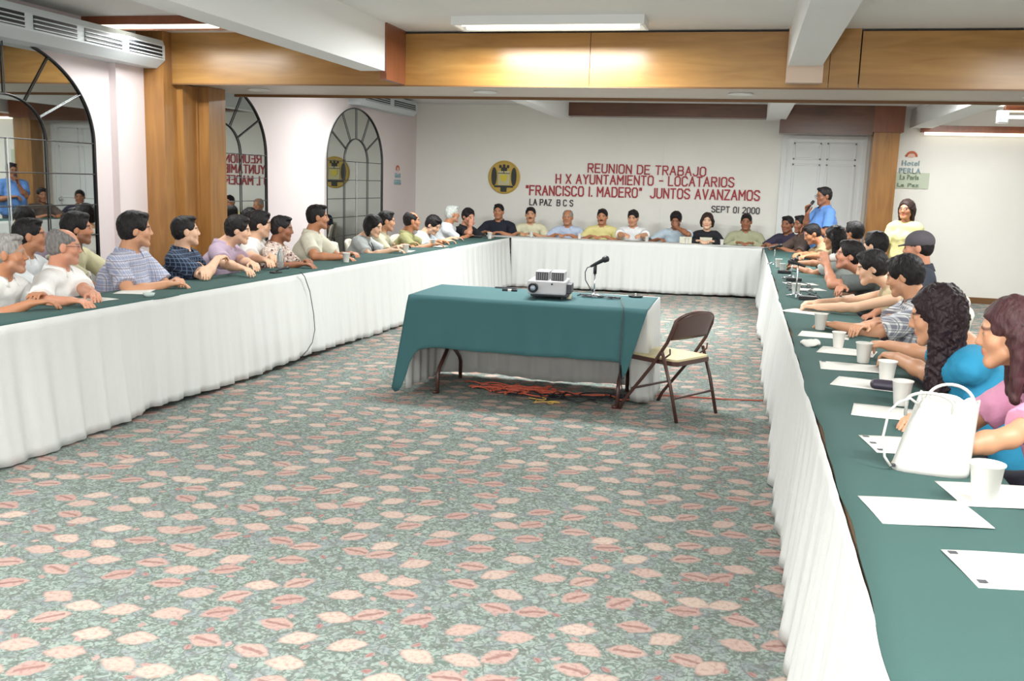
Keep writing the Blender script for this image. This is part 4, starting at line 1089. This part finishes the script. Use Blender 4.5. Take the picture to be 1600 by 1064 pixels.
        o = m.build('collar', sm, None, smooth=True, solid=.002); o.parent = root; o.matrix_parent_inverse = (Matrix.Translation(base) @ Matrix.Rotation(t_, 4, 'Z')).inverted()
    # ---------------- trousers and shoes
    ht = max(h, .012); f = Field(np.array([min(HP[0], *[k[0] for k in KN+AN]), min(HP[1], *[k[1] for k in KN+AN]), .05])-.2, np.array([max(HP[0], *[k[0] for k in KN+AN]), max(HP[1], *[k[1] for k in KN+AN]), HP[2]+.1])+.2, ht)
    f.ecap(HP-U*.02-Sd*.04, HP-U*.02+Sd*.04, U, (.10*z, .11*z*g), (.10*z, .11*z*g), .04)
    for i in (0, 1):
        s = (-1, 1)[i]; HJ = HP+Sd*s*.09; f.cap(HJ, KN[i], .088*z, .066*z, .03); f.cap(KN[i], AN[i]+U*.03, .065*z, .055*z, .02)
    f.noise(.003, 30, 1)
    f.cut(np.array([0, 0, .08]), -U)
    if not standing: f.d = np.maximum(f.d, -(f.ax[2]-.455)[None, None, :]*np.where((((f.ax[0][:, None, None]-HP[0])*F[0]+(f.ax[1][None, :, None]-HP[1])*F[1]) < .2), 1, 0)-np.where((((f.ax[0][:, None, None]-HP[0])*F[0]+(f.ax[1][None, :, None]-HP[1])*F[1]) < .2), 0, 1)).astype(np.float32)
    r = f.mesh(); np_mesh('trousers', r[0], r[1], cloth_mat('cloth_%d_%d_%d' % trousers, 'plain', trousers), root, base, t_)
    for i in (0, 1):
        f = Field(AN[i]-.22, AN[i]+.25, .012); q = np.array([AN[i][0], AN[i][1], .05])
        f.ecap(q-F*.03, q+F*.15, Sd, (.038, .04), (.042, .034), .02); f.cap(q, q+U*.05, .043, .045, .02); f.cut(np.array([0, 0, .004]), -U)
        r = f.mesh(); np_mesh('shoe', r[0], r[1], black_m, root, base, t_)
    if not standing and chair is not False:
        seat_chair(HP[0], HP[1], t_, chair or ('chair under the '+label))
    return dict(root=root, arms=arms, NB=NB, HP=HP, F=F, S=Sd, Hd=Hd)

# ------------------------------------------------------------------ people, left row (heads by pixel and distance from the wall)
def LX(y): return xin(y)-TW
def onL(px, py, dz=.80): return AZ(px, py, dz)
W_ = (238, 238, 235)
P = {}
def lrow(key, px, py, X, label, **k): P[key] = person(label, AX(px, py, X), k.pop('th', 12), **k)
def chairlab(s): return 'ivory chair of the '+s
lrow('L0', 14, 398, -4.36, 'man in white shirt at the far left edge of the left table', look=30, hc=GREYH, shirt=('white_a', 'plain', W_), h=.007, chair='chair at the left edge of the left row',
     hands=[onL(66, 462), onL(48, 474)], skin='tan')
lrow('L1', 48, 369, -4.90, 'dark haired man in white shirt in the second row by the near mirror', look=38, shirt=('white_b', 'plain', (226, 230, 232)), h=.008, chair='second row chair nearest the left edge', skin='tan', size=1.0,
     hands=[np.array([-4.55, 6.15, .58]), np.array([-4.55, 5.85, .58])])
lrow('L2', 101, 386, -4.36, 'grey haired man with glasses and white polo shirt at the near left table', look=40, pitch=-4, hc=(120, 116, 114), hair='balding', glasses=True, shirt=('white_c', 'plain', (240, 240, 238)), h=.0065, skin='ruddy', girth=1.12, lean=.1, chair='chair under the grey haired man with glasses',
     hands=[onL(150, 463, .79), onL(112, 470, .79)])
lrow('L3', 122, 358, -4.92, 'bearded man in beige shirt seated behind the grey haired man', look=35, beard=True, hair='thick', shirt=('beige_b', 'plain', (198, 192, 156)), h=.008, skin='tan', chair='second row chair beside the pink pilaster',
     hands=[np.array([-4.58, 6.7, .58]), np.array([-4.58, 6.4, .58])])
lrow('L4', 213, 360, -4.36, 'stout man in blue and white plaid shirt leaning on the left table', look=38, hair='thick', girth=1.28, shirt=('plaid_blue', 'plaid', (206, 208, 222), (140, 150, 186), (120, 106, 120), 22), h=.0065, skin='mid', size=1.07, chair='chair under the man in blue and white plaid',
     hands=[onL(276, 438, .79), onL(262, 444, .79)])
lrow('L5', 291, 362, -4.38, 'man in navy checked shirt with folded arms before the wooden column', look=42, pitch=3, shirt=('navy_check', 'grid', (30, 40, 62), (96, 118, 146), None, 34), h=.0065, skin='light', girth=1.1, crossed=True, lean=.05, chair='chair under the man in navy check',
     hands=[AX(318, 424, -4.10), AX(340, 404, -4.12)])
lrow('L6', 373, 360, -4.30, 'man in lilac shirt leaning over the left table', slump=.7, look=22, pitch=-8, hair='thick', shirt=('lilac', 'plain', (182, 162, 182)), h=.007, skin='light', girth=1.2, chair='chair under the man in lilac', hands=[onL(412, 424, .79), onL(396, 430, .79)])
lrow('L7', 407, 351, -4.45, 'man in white shirt with thick black hair between the lilac and flowered shirts', look=24, pitch=-5, hair='thick', shirt=('white_d', 'plain', W_), h=.007, skin='light', girth=1.05, chair='chair under the man in white with thick hair', hands=[onL(447, 420, .79), onL(440, 424, .79)])
lrow('L8', 441, 358, -4.28, 'man in dark flowered short sleeved shirt at the left table', look=22, pitch=-6, shirt=('flowered', 'floral', (196, 172, 160), (92, 50, 58), (228, 214, 204), 30), h=.0075, skin='dark', chair='chair under the man in the flowered shirt', hands=[onL(478, 408, .79), onL(468, 413, .79)])
lrow('L9', 497, 340, -4.34, 'tall man with moustache and cream shirt, arms on the left table', look=32, moustache=True, shirt=('cream_a', 'plain', (216, 212, 194)), h=.0075, skin='tan', girth=1.15, size=1.06, chair='chair under the moustached man in cream', hands=[onL(548, 396, .79), onL(532, 402, .79)])
lrow('L10', 584, 354, -4.14, 'woman in grey top with black neck cord looking down at the left table', slump=.7, th=2, look=-6, pitch=-16, female=True, hair='bob', hairL=.10, shirt=('grey_top', 'plain', (182, 186, 186)), collar=False, h=.008, skin='light', chair='chair under the woman in grey', hands=[onL(622, 386, .79), onL(612, 391, .79)])
lrow('L11', 604, 346, -4.24, 'man in tan shirt partly hidden beside the woman in grey', look=28, pitch=-6, shirt=('tan_b', 'plain', (190, 184, 158)), h=.008, skin='mid', chair='chair under the man in tan beside the woman in grey', hands=[onL(637, 379, .79), onL(628, 384, .79)])
lrow('L12', 644, 346, -4.12, 'bald man in olive green shirt at the left table', look=30, hair='balding', shirt=('olive', 'plain', (142, 140, 96)), h=.008, skin='tan', girth=1.15, chair='chair under the bald man in olive', hands=[onL(686, 377, .79), onL(676, 382, .79)])
lrow('L13', 677, 352, -4.05, 'person in pale blue shirt bowing over the left table', slump=.7, th=-4, look=-10, pitch=-30, hair='thick', shirt=('pale_blue', 'plain', (218, 226, 236)), h=.0085, skin='light', chair='chair under the person in pale blue', hands=[onL(706, 372, .79), onL(696, 377, .79)])
lrow('L14', 707, 335, -4.12, 'white haired man in white shirt near the corner of the tables', look=36, hc=(196, 200, 196), shirt=('white_e', 'plain', (232, 236, 240)), h=.0085, skin='tan', chair='chair under the white haired man', hands=[onL(742, 362, .79), onL(732, 368, .79)])
q = AX(732, 339, -4.04)
P['L15'] = person('person in black shirt with hand at chin in the corner of the tables', q, -20, -38, -14, shirt=('black_a', 'plain', (34, 34, 40)), h=.009, skin='ruddy', hair='thick', chair='chair in the corner of the tables',
     hands=[q+np.array([.34, .05, -.30]), q+np.array([.06, -.10, -.13])], palms=[None, ((.1, .1, 1), (-.3, 1, 0))])
# neck cord of the woman in grey
d = P['L10']; m = MB()
NB, F, Sd = d['NB'], d['F'], d['S']
m.tube([NB+Sd*s*.06*c_+F*f_+np.array([0, 0, z_]) for s, c_, f_, z_ in ((-1, 1.1, .0, .0), (-1, 1.0, .07, -.03), (-1, .5, .125, -.12), (1, 0, .15, -.2), (1, .5, .125, -.12), (1, 1.0, .07, -.03), (1, 1.1, 0, 0))], .005, 6)
o = m.build('neck_cord', black_m); o.parent = d['root']; bpy.context.view_layer.update(); o.matrix_parent_inverse = d['root'].matrix_world.inverted()

# ------------------------------------------------------------------ head table
def hrow(key, px, py, label, Y=14.98, **k):
    hd = AY(px, py, Y); P[key] = person(label, hd, k.pop('th', 270), h=.0095, lean=k.pop('lean', .08), **k)
hrow('H1', 779, 331, 'man in black polo shirt at the left end of the head table', Y=14.9, look=272, girth=1.2, shirt=('black_b', 'plain', (30, 34, 48)), skin='tan', chair='leftmost chair of the head table')
hrow('H2', 829, 336, 'man with dark moustache and cream shirt at the head table', look=280, moustache=True, shirt=('cream_b', 'plain', (226, 222, 190)), skin='mid', chair='second chair of the head table from the left')
hrow('H3', 887, 340, 'grey haired man in light blue shirt at the head table', hair='balding', hc=GREYH, shirt=('lightblue', 'plain', (190, 204, 228)), skin='tan', chair='chair under the grey haired man in light blue')
hrow('H4', 941, 339, 'man in pale yellow shirt with open mouth at the head table', shirt=('yellow', 'plain', (226, 216, 150)), skin='tan', pitch=-4, moustache=True, chair='chair under the man in yellow')
hrow('H5', 989, 341, 'man in white shirt with hands clasped at the head table', look=264, pitch=-8, shirt=('white_f', 'plain', (236, 238, 240)), skin='mid', hair='fringe', chair='chair under the man in white at the head table',
     hands=[AZ(985, 374, .84), AZ(992, 374, .84)])
hd = AY(1056, 344, 14.98)
P['H6'] = person('man in pale grey-blue shirt resting his face on his hand at the head table', hd, 270, 268, -22, h=.0095, lean=.12, shirt=('greyblue', 'plain', (184, 200, 212)), skin='dark', hair='thick', chair='chair under the man resting his face on his hand',
     hands=[hd+np.array([.02, -.115, -.10]), hd+np.array([-.24, -.25, -.29])], palms=[((-.2, .1, 1), (.1, 1, 0)), None])
hrow('H7', 1105, 346, 'woman in black jacket over a grey blouse at the head table', female=True, hair='bob', hairL=.07, hc=BROWNH, shirt=('jacket_black', 'plain', (30, 32, 38)), sleeve='long', skin='light', jacket=(140, 148, 168), collar=False, chair='chair under the woman in the black jacket')
hrow('H8', 1166, 347, 'man in light olive shirt at the right end of the head table', girth=1.15, shirt=('olive_light', 'plain', (168, 170, 140)), skin='dark', look=266, pitch=-6, sleeve='long', chair='rightmost chair of the head table')

# ------------------------------------------------------------------ right row
def rrow(key, px, py, X, label, th=180, **k): P[key] = person(label, AX(px, py, X), th, **k)
T8 = lambda x, y, z=.80: AZ(x, y, z)
hd = AY(1230, 351, 14.75)
P['R1'] = person('man in dark purple shirt sitting where the head table meets the right row', hd, 235, 240, -4, h=.0095, lean=.1, shirt=('purple_dark', 'plain', (56, 50, 72)), skin='dark', chair='chair of the man in dark purple')
hd = AY(1251, 351, 14.0)
P['R2'] = person('dark faced person in brown shirt next to the man in dark purple', hd, 200, 215, -4, h=.0095, lean=.1, shirt=('brown_dark', 'plain', (96, 80, 74)), skin='dark', chair='chair of the person in brown')
rrow('R3', 1269, 366, .83, 'person in beige shirt leaning over the far right table', slump=.7, look=190, pitch=-25, lean=.22, shirt=('beige_c', 'plain', (150, 134, 104)), skin='tan', h=.009, chair='chair of the person in beige', hands=[T8(1232, 408), T8(1226, 402)])
rrow('R4', 1303, 372, .90, 'woman with long straight black hair and pale grey top at the right table', look=165, pitch=-10, female=True, hair='long', hairL=.2, shirt=('grey_pale', 'plain', (176, 182, 178)), skin='tan', h=.0085, sleeve='short', collar=False, chair='chair of the woman with long black hair', hands=[T8(1246, 418), T8(1240, 412)])
rrow('R6', 1333, 364, 1.22, 'dark haired person in dark shirt in the second row at right', look=150, hair='thick', shirt=('dark_green', 'plain', (44, 50, 56)), skin='tan', h=.009, lean=.05, chair='second row chair at right below the standing man', hands=[np.array([.98, 11.3, .6]), np.array([.98, 11.6, .6])])
rrow('R7', 1366, 384, 1.16, 'dark haired person behind the drinking man', look=150, hair='thick', shirt=('dark_blue', 'plain', (40, 42, 56)), skin='light', h=.008, lean=.05, chair='second row chair behind the drinking man', hands=[np.array([.9, 9.2, .62]), np.array([.9, 9.5, .62])])
hd = AX(1326, 400, .86)
P['R8'] = person('man in grey shirt drinking from a white cup at the right table', hd, 180, 183, 4, slump=.8, hair='thick', h=.007, lean=.2, skin='ruddy', shirt=('grey_mid', 'plain', (104, 110, 108)), chair='chair of the drinking man',
     hands=[hd+np.array([-.165, -.035, -.085]), T8(1292, 462)], palms=[((-.35, .25, .9), (.2, 1, .1)), None], curl=.9)
c_ = hd+np.array([-.150, .0, -.030])
o = MB().lathe((0, 0, 0), [(.024, -.045), (.036, .045), (.038, .047), (.033, .044)], 20).build('foam_cup', cup_m, smooth=True)
o.location = tuple(c_); o.rotation_euler = (0, 1.25, 0); tag(o, 'white foam cup at the mouth of the man in grey', 'cup', 'foam cups')
rrow('R9', 1361, 419, .88, 'woman in sleeveless beige blouse with short black hair leaning on the right table', slump=.7, look=178, pitch=-14, female=True, hair='thick', sleeve='none', shirt=('beige_d', 'plain', (214, 196, 158)), skin='light', h=.0065, lean=.26, collar=True, size=.95, chair='chair of the woman in beige', hands=[T8(1276, 480, .79), T8(1268, 474, .80)], curl=.9)
rrow('R10', 1412, 432, .95, 'man in black and white plaid shirt bowed over the right table', slump=.15, look=160, pitch=-16, hair='thick', shirt=('plaid_white', 'check', (232, 232, 232), (128, 130, 144), (54, 56, 72), 22), skin='mid', h=.006, lean=.20, girth=1.2, size=.98, chair='chair of the man in black and white plaid', hands=[T8(1305, 508, .79), T8(1316, 522, .79)])
rrow('R11', 1434, 388, 1.30, 'person in grey cap and dark shirt behind the man in plaid', look=165, pitch=-4, hair='balding', cap=(84, 80, 86), shirt=('slate', 'plain', (52, 56, 68)), skin='ruddy', h=.008, lean=.05, size=1.0, chair='second row chair of the person in the cap', hands=[np.array([1.0, 7.3, .66]), np.array([1.0, 7.7, .66])])
hd = AX(1462, 494, .84)
P['R12'] = person('woman with long curly black hair in turquoise top at the near right table', hd, 172, 168, -14, slump=.8, female=True, hair='curly', hairL=.34, hc=(40, 26, 30), h=.0055, lean=.2, skin='mid', shirt=('turquoise', 'plain', (44, 144, 184)), collar=False, size=1.05, girth=1.1, chair='chair of the woman in turquoise',
     hands=[T8(1338, 548, .79), T8(1322, 530, .80)], curl=.8)
hd = AX(1578, 522, .93)
P['R13'] = person('woman with straight brown hair in pink top at the right edge', hd, 178, 172, -8, slump=.8, female=True, hair='long', hairL=.34, hc=(72, 44, 46), h=.0055, lean=.16, skin='mid', shirt=('pink', 'plain', (222, 156, 186)), collar=False, size=1.02, chair='chair of the woman in pink', hands=[np.array([.62, 3.1, .79]), np.array([.70, 3.65, .79])])
# hair clip
d = P['R12']; m = MB(); p = d['Hd'](.05, -.10, .03)
for k in range(7):
    a = k*2*PI/7; m.lathe((p[0]+.022*math.cos(a), p[1], p[2]+.022*math.sin(a)), [(.004, -.012), (.014, -.006), (.014, .006), (.004, .012)], 8)
o = m.build('hair_scrunchie', plain('lilac_white', (226, 212, 230), .7), smooth=True); o.parent = d['root']; bpy.context.view_layer.update(); o.matrix_parent_inverse = d['root'].matrix_world.inverted()
# standing man with microphone
hd = AX(1287, 307, 1.02)
P['R5'] = person('stout man in blue shirt standing and speaking into a microphone at right', hd, 200, 205, -6, h=.008, standing=True, size=.99, girth=1.3, lean=.0, glasses=True, shirt=('blue', 'plain', (92, 134, 196)), skin='dark',
     hands=[hd+np.array([-.16, -.2, -.42]), hd+np.array([-.20, -.10, -.225])], palms=[None, ((-.1, -.2, 1), (.3, -1, 0))], curl=1.1)
m = MB(); a = hd+np.array([-.225, -.15, -.21]); b2 = hd+np.array([-.13, -.075, -.065])
m.tube([a, a*.3+b2*.7, a*.25+b2*.75, b2], [.010, .014, .022, .020], 12)
o = m.build('hand_microphone', black_m, smooth=True, origin=tuple(a)); tag(o, 'black microphone held by the standing man in blue', 'microphone')
# standing woman
hd = AX(1416, 328, 1.86)
P['R14'] = person('woman in pale yellow dress standing by the white wall at right', hd, 240, 238, 0, h=.009, standing=True, size=.95, lean=0, female=True, hair='bob', hairL=.13, hc=(50, 34, 30), shirt=('paleyellow', 'plain', (206, 198, 140)), skin='tan', glasses=True, collar=False, trousers=(206, 198, 140),
     hands=[hd+np.array([.2, -.05, -.78]), hd+np.array([-.24, -.1, -.72])])

# ------------------------------------------------------------------ things on the tables
cup0 = [None]
def cup(x, y, label, s=1.0, group='foam cups'):
    if cup0[0] is None:
        o = MB().lathe((0, 0, 0), [(.025, 0), (.026, .004), (.036, .088), (.039, .090), (.039, .094), (.034, .094), (.033, .085), (.024, .01)], 24).build('foam_cup', cup_m, smooth=True); cup0[0] = o
    else: o = cup0[0].copy(); COL.objects.link(o)
    o.location = (x, y, TZ+.0075); o.scale = (s, s, s); return tag(o, label, 'cup', group)
for (px, py), l, s in zip(((541, 411), (634, 396), (677, 387), (1281, 517), (1309, 546), (1348, 569), (1384, 601), (1407, 636), (1536, 789), (1216, 419), (1222, 424), (765, 374), (1243, 462)),
    ('white foam cup on the left table by the moustached man', 'white foam cup on the left table by the woman in grey', 'white foam cup on the left table by the bald man', 'white foam cup beside the forearms of the woman in beige',
     'white foam cup between the hands of the plaid man and the woman in turquoise', 'white foam cup on the sheet below the hands of the woman in turquoise', 'white foam cup, second above the white bag', 'white foam cup just above the white bag handles', 'white foam cup right of the white bag',
     'white foam cup at the far end of the right table', 'short white cup beside the farthest cup of the right table', 'white cup in the corner of the tables', 'white foam cup behind the chrome microphone stand'), (1, 1, 1, 1.08, .95, 1.08, 1.08, 1.08, 1.2, 1, .8, 1, 1)):
    a = AZ(px, py, TZ); cup(a[0], a[1], l, s)
for (x, y), l in zip(((-3.2, 14.55), (-2.45, 14.6), (-1.42, 14.62), (-.82, 14.66), (-.3, 14.66)), ('white cup on the head table left of the man in light blue', 'white cup on the head table between light blue and yellow shirts', 'white cup on the head table right of the man in white', 'white cup on the head table right of the man resting his face', 'white cup on the head table beside the woman in black')):
    cup(x, y, l, .85)
def paper(c, w_, d_, rz, label, marks=0, fold=0):
    c = np.array(c)[:2]; ax = np.array([math.cos(rz), math.sin(rz)]); ay = np.array([-ax[1], ax[0]])
    def f(u, v):
        q = c+ax*(u-.5)*w_+ay*(v-.5)*d_; return (q[0], q[1], TZ+.0085+.004*abs(u-.5)*fold+.0012*math.sin(u*5+v*4))
    m = MB().grid(f, 8, 6); o = m.build('paper_sheet', paper_m, smooth=True, solid=.0012, origin=(c[0], c[1], TZ))
    tag(o, label, 'paper')
    if marks:
        k = MB()
        for i in range(marks):
            q = c+ax*(-.42)*w_+ay*(.36-.16*i)*d_
            k.obox((q[0]-c[0], q[1]-c[1], .0115), ((ax[0], ax[1], 0), (ay[0], ay[1], 0), (0, 0, 1)), (.012, .006, .0006))
        k.build('printed_mark', dgrey_m, o)
    return o
def paper_px(pts, label, marks=0):
    q = [AZ(x, y, TZ+.008) for x, y in pts]
    ax = unit(q[1]-q[0]); ay = np.array([-ax[1], ax[0], 0]); ay = ay if ay@(q[3]-q[0]) > 0 else -ay
    q = [q[0], q[0]+ax*.28, q[0]+ax*.28+ay*.216, q[0]+ay*.216]; o = np.mean(q, 0)
    def f(u, v):
        p = q[0]*(1-u)*(1-v)+q[1]*u*(1-v)+q[2]*u*v+q[3]*(1-u)*v; return (p[0], p[1], TZ+.0085+.001*math.sin(u*5+v*4))
    ob = MB().grid(f, 8, 6).build('paper_sheet', paper_m, smooth=True, solid=.0012, origin=(o[0], o[1], TZ)); tag(ob, label, 'paper')
    if marks:
        k = MB(); ax = unit(q[1]-q[0]); ay = unit(q[3]-q[0]); L_ = np.linalg.norm(q[3]-q[0])
        for i in range(marks):
            p = q[0]+ax*.02+ay*(.02+i*(L_-.05)/max(1, marks-1)); k.obox((p[0]-o[0], p[1]-o[1], .0112), (ax, ay, (0, 0, 1)), (.010, .008, .0006))
        k.build('printed_mark', dgrey_m, ob)
    return ob
paper_px([(1340, 775), (1507, 783), (1549, 839), (1369, 823)], 'blank white sheet on the near right table below the bag')
paper_px([(1470, 859), (1640, 868), (1690, 950), (1502, 934)], 'white sheet with faint marks nearest the camera on the right table', 2)
paper_px([(1341, 680), (1424, 684), (1450, 722), (1361, 710)], 'printed white sheet left of the white bag', 3)
paper_px([(1334, 630), (1436, 641), (1448, 664), (1350, 652)], 'white sheet at the foot of the bag handles')
paper_px([(1311, 588), (1378, 596), (1392, 614), (1312, 605)], 'white sheet behind the dark glasses case')
paper_px([(1280, 564), (1372, 571), (1390, 586), (1293, 579)], 'white sheet with dark corner under a foam cup', 1)
paper_px([(1286, 541), (1336, 546), (1345, 557), (1291, 554)], 'small white sheet under the hands of the woman in turquoise')
paper_px([(1253, 517), (1300, 521), (1308, 531), (1260, 527)], 'white sheet above the crumpled napkin')
paper_px([(1243, 482), (1320, 492), (1330, 505), (1270, 492)], 'white sheet under the forearms of the woman in beige')
paper_px([(1460, 752), (1560, 757), (1580, 778), (1495, 774)], 'white sheet at the base of the white bag')
paper_px([(1222, 441), (1282, 443), (1284, 447), (1226, 446)], 'white sheet behind the chrome microphone stand')
paper_px([(1230, 449), (1264, 450), (1266, 454), (1232, 454)], 'white card next to the chrome microphone stand')
paper_px([(92, 470), (170, 461), (196, 467), (120, 477)], 'white sheet before the grey haired man at the left table')
paper_px([(176, 459), (196, 451), (226, 455), (206, 463)], 'white sheet before the man in blue plaid')
paper_px([(664, 385), (690, 381), (698, 383), (672, 387)], 'white sheet before the bald man in olive')
paper_px([(612, 393), (628, 389), (634, 391), (618, 395)], 'white sheet before the woman in grey')
for px, l in ((862, 'white sheet before the moustached man at the head table'), (905, 'white sheet before the man in light blue'), (962, 'white sheet before the man in yellow'), (1030, 'white sheet before the man resting his face'), (1078, 'white sheet left of the woman in black')):
    a = AY(px, 376, 14.5); paper((a[0], 14.6), .26, .2, .1, l)
# standing cards on the head table
for px, l in ((1102, 'pale standing card before the woman in black'), (1070, 'pale standing card before the man resting his face')):
    a = AY(px, 376, 14.45); a[1] = 14.52
    o = MB().box(-.09, .09, -.02, -.017, 0, .1).box(-.09, .09, .017, .02, 0, .1).box(-.09, .09, -.02, .02, .097, .1).build('name_card', plain('pale_card', (206, 204, 186), .7)); o.location = (a[0], 14.5+(a[0]+3.4)*.07, TZ+.0075); tag(o, l, 'card')
# white bag
bp_ = AZ(1462, 752, TZ)
t = thing('tote_bag', 'large white tote bag with two loop handles standing on the right table', 'bag', (.60, 3.04, TZ+.0075), math.radians(-12))
def bagf(u, v):
    a = 2*PI*u; w0, d0 = .108, .058; k = 1-.25*v; sq = lambda c: math.copysign(abs(c)**.6, c)
    z = .225*v-.02*math.sin(a*2)*v*.4+.008*math.sin(a*5)*v
    s = 1+.05*math.sin(a*7)*v*(.4)+.03*math.sin(a*3+1)
    return (w0*k*sq(math.cos(a))*s+.035*v, d0*(1-.45*v)*sq(math.sin(a))*s+.02*v, z)
m = MB().grid(bagf, 64, 16); m.poly([bagf(i/64, 0) for i in range(64)][::-1])
bagm = plain('white_leather', (204, 203, 198), .45, bump=.3, bscale=14)
m.build('bag_body', bagm, t, smooth=True, solid=.004)
for s, hh_, xo in ((-1, .035, -.045), (1, .05, .01)):
    MB().tube([(xo-.035, s*.03+.015, .165)]+[(xo+.03-.065*math.cos(PI*i/14), s*(.03+.02*math.sin(PI*i/14))+.01,   .212+hh_*math.sin(PI*i/14)) for i in range(15)]+[(xo+.09, s*.03+.015, .165)], .005, 8).build('handle', bagm, t, smooth=True)
MB().tube([(-.05, -.035, .21), (-.07, -.04, .225), (-.10, -.045, .21), (-.125, -.05, .18), (-.135, -.055, .10), (-.125, -.06, .04), (-.105, -.06, .012)], .004, 8).build('strap', bagm, t, smooth=True)
MB().lathe((-.10, -.05, .01), [(.008, 0), (.008, .008)], 10).build('stud', dgrey_m, t)
# glasses case, napkin, small dish
a = AZ(1388, 612, TZ)
f = Field((a[0]-.15, a[1]-.08, TZ), (a[0]+.15, a[1]+.08, TZ+.09), .005); f.ecap((a[0]-.055, a[1], TZ+.03), (a[0]+.06, a[1]-.03, TZ+.03), (0, 1, 0), (.035, .022), (.035, .022), 0)
r = f.mesh(); t = None
o = np_mesh('glasses_case', r[0], r[1], plain('purple_black_leather', (58, 52, 66), .5), None, a, 0); o.location = tuple(a); tag(o, 'dark purple oblong glasses case in front of a foam cup', 'case')
a = AZ(1266, 541, TZ)
f = Field((a[0]-.1, a[1]-.12, TZ+.004), (a[0]+.1, a[1]+.12, TZ+.09), .004); f.ell((a[0], a[1], TZ+.018), (.05, .085, .018), None, 0); f.noise(.006, 60, 2)
r = f.mesh(); o = np_mesh('napkin', r[0], r[1], paper_m, None, a, 0); o.location = tuple(a); tag(o, 'crumpled white napkin on the green cloth of the right table', 'napkin')
a = AZ(233, 465, TZ)
simple('glass_dish', MB().lathe((a[0], a[1], TZ+.0075), [(.03, 0), (.04, .025), (.037, .025), (.026, .006)], 20), plain('clear_dish', (190, 204, 200), .1), 'small glass dish at the edge of the left table', 'dish', smooth=True)
a = AZ(438, 420, TZ)
t = thing('water_bottle', 'clear plastic water bottle on the left table before the flowered shirt', 'bottle', (a[0], a[1], TZ+.0075))
gl, nt, b = newmat('clear_plastic'); b.inputs['Base Color'].default_value = srgb(205, 220, 222); b.inputs['Transmission Weight'].default_value = .75; b.inputs['Roughness'].default_value = .15
MB().lathe((0, 0, 0), [(.028, 0), (.03, .01), (.03, .12), (.012, .16), (.012, .175)], 20).build('bottle_body', gl, t, smooth=True)
MB().lathe((0, 0, .175), [(.014, 0), (.014, .018)], 14).build('bottle_cap', cup_m, t)
a = AZ(431, 428, TZ)
t = thing('table_microphone', 'flat black microphone lying on the left table before the white shirt', 'microphone', (a[0], a[1], TZ+.0075), 1.3)
MB().box(-.05, .05, -.03, .03, 0, .012).build('stand_base', black_m, t, bevel=.004); MB().tube([(0, 0, .012), (.04, 0, .03), (.12, 0, .035), (.15, 0, .038)], [.006, .008, .009, .016], 10).build('microphone_body', black_m, t, smooth=True)
# chrome microphone stands on the right table
def mstand(px, py, label, hh_=.24, rz=0):
    a = AZ(px, py, TZ)
    t = thing('microphone_stand', label, 'microphone stand', (a[0], a[1], TZ+.0075), rz)
    m = MB()
    for k in range(3):
        an = k*2.094; m.tube([(0, 0, .03), (.05*math.cos(an), .05*math.sin(an), .015), (.085*math.cos(an), .085*math.sin(an), .006)], [.008, .007, .006], 8)
    m.build('tripod', chrome_m, t, smooth=True)
    MB().tube([(0, 0, .02), (0, 0, hh_)], .006, 8).build('pole', chrome_m, t, smooth=True)
    MB().tube([(-.06, 0, hh_-.01), (.04, 0, hh_+.015), (.05, 0, hh_+.017), (.08, 0, hh_+.022)], [.010, .014, .022, .020], 12).build('microphone_body', black_m, t, smooth=True)
mstand(1243, 466, 'chrome tripod microphone stand on the right table', .26, 2.6)
mstand(1209, 415, 'chrome microphone stand at the far end of the right table', .2, .4)
mstand(1236, 437, 'chrome microphone stand in the middle distance of the right table', .16, 1.0)
for (px, py), l in (((1262, 470), 'black recorder box beside the chrome tripod stand'), ((1226, 428), 'black box among the far cups of the right table'), ((745, 372), 'black folder near the corner of the tables'), ((1240, 440), 'dark box behind the middle microphone stand')):
    a = AZ(px, py, TZ); o = MB().box(-.07, .07, -.045, .045, 0, .03).build('black_box', black_m, bevel=.006); o.location = (a[0], a[1], TZ+.0075); tag(o, l, 'box')
m = MB()
for k in range(3): m.tube([(q[0]*1, q[1], q[2]+TZ+.008) for q in wander((.40, 9.6-.5*k, 0), (.62, 8.6-.4*k, 0), 40, .05, 40+k)], .004, 6)
tag(m.build('microphone_cable', black_m, smooth=True), 'black cables curling over the far part of the right table', 'cable')
bpy.context.view_layer.update()
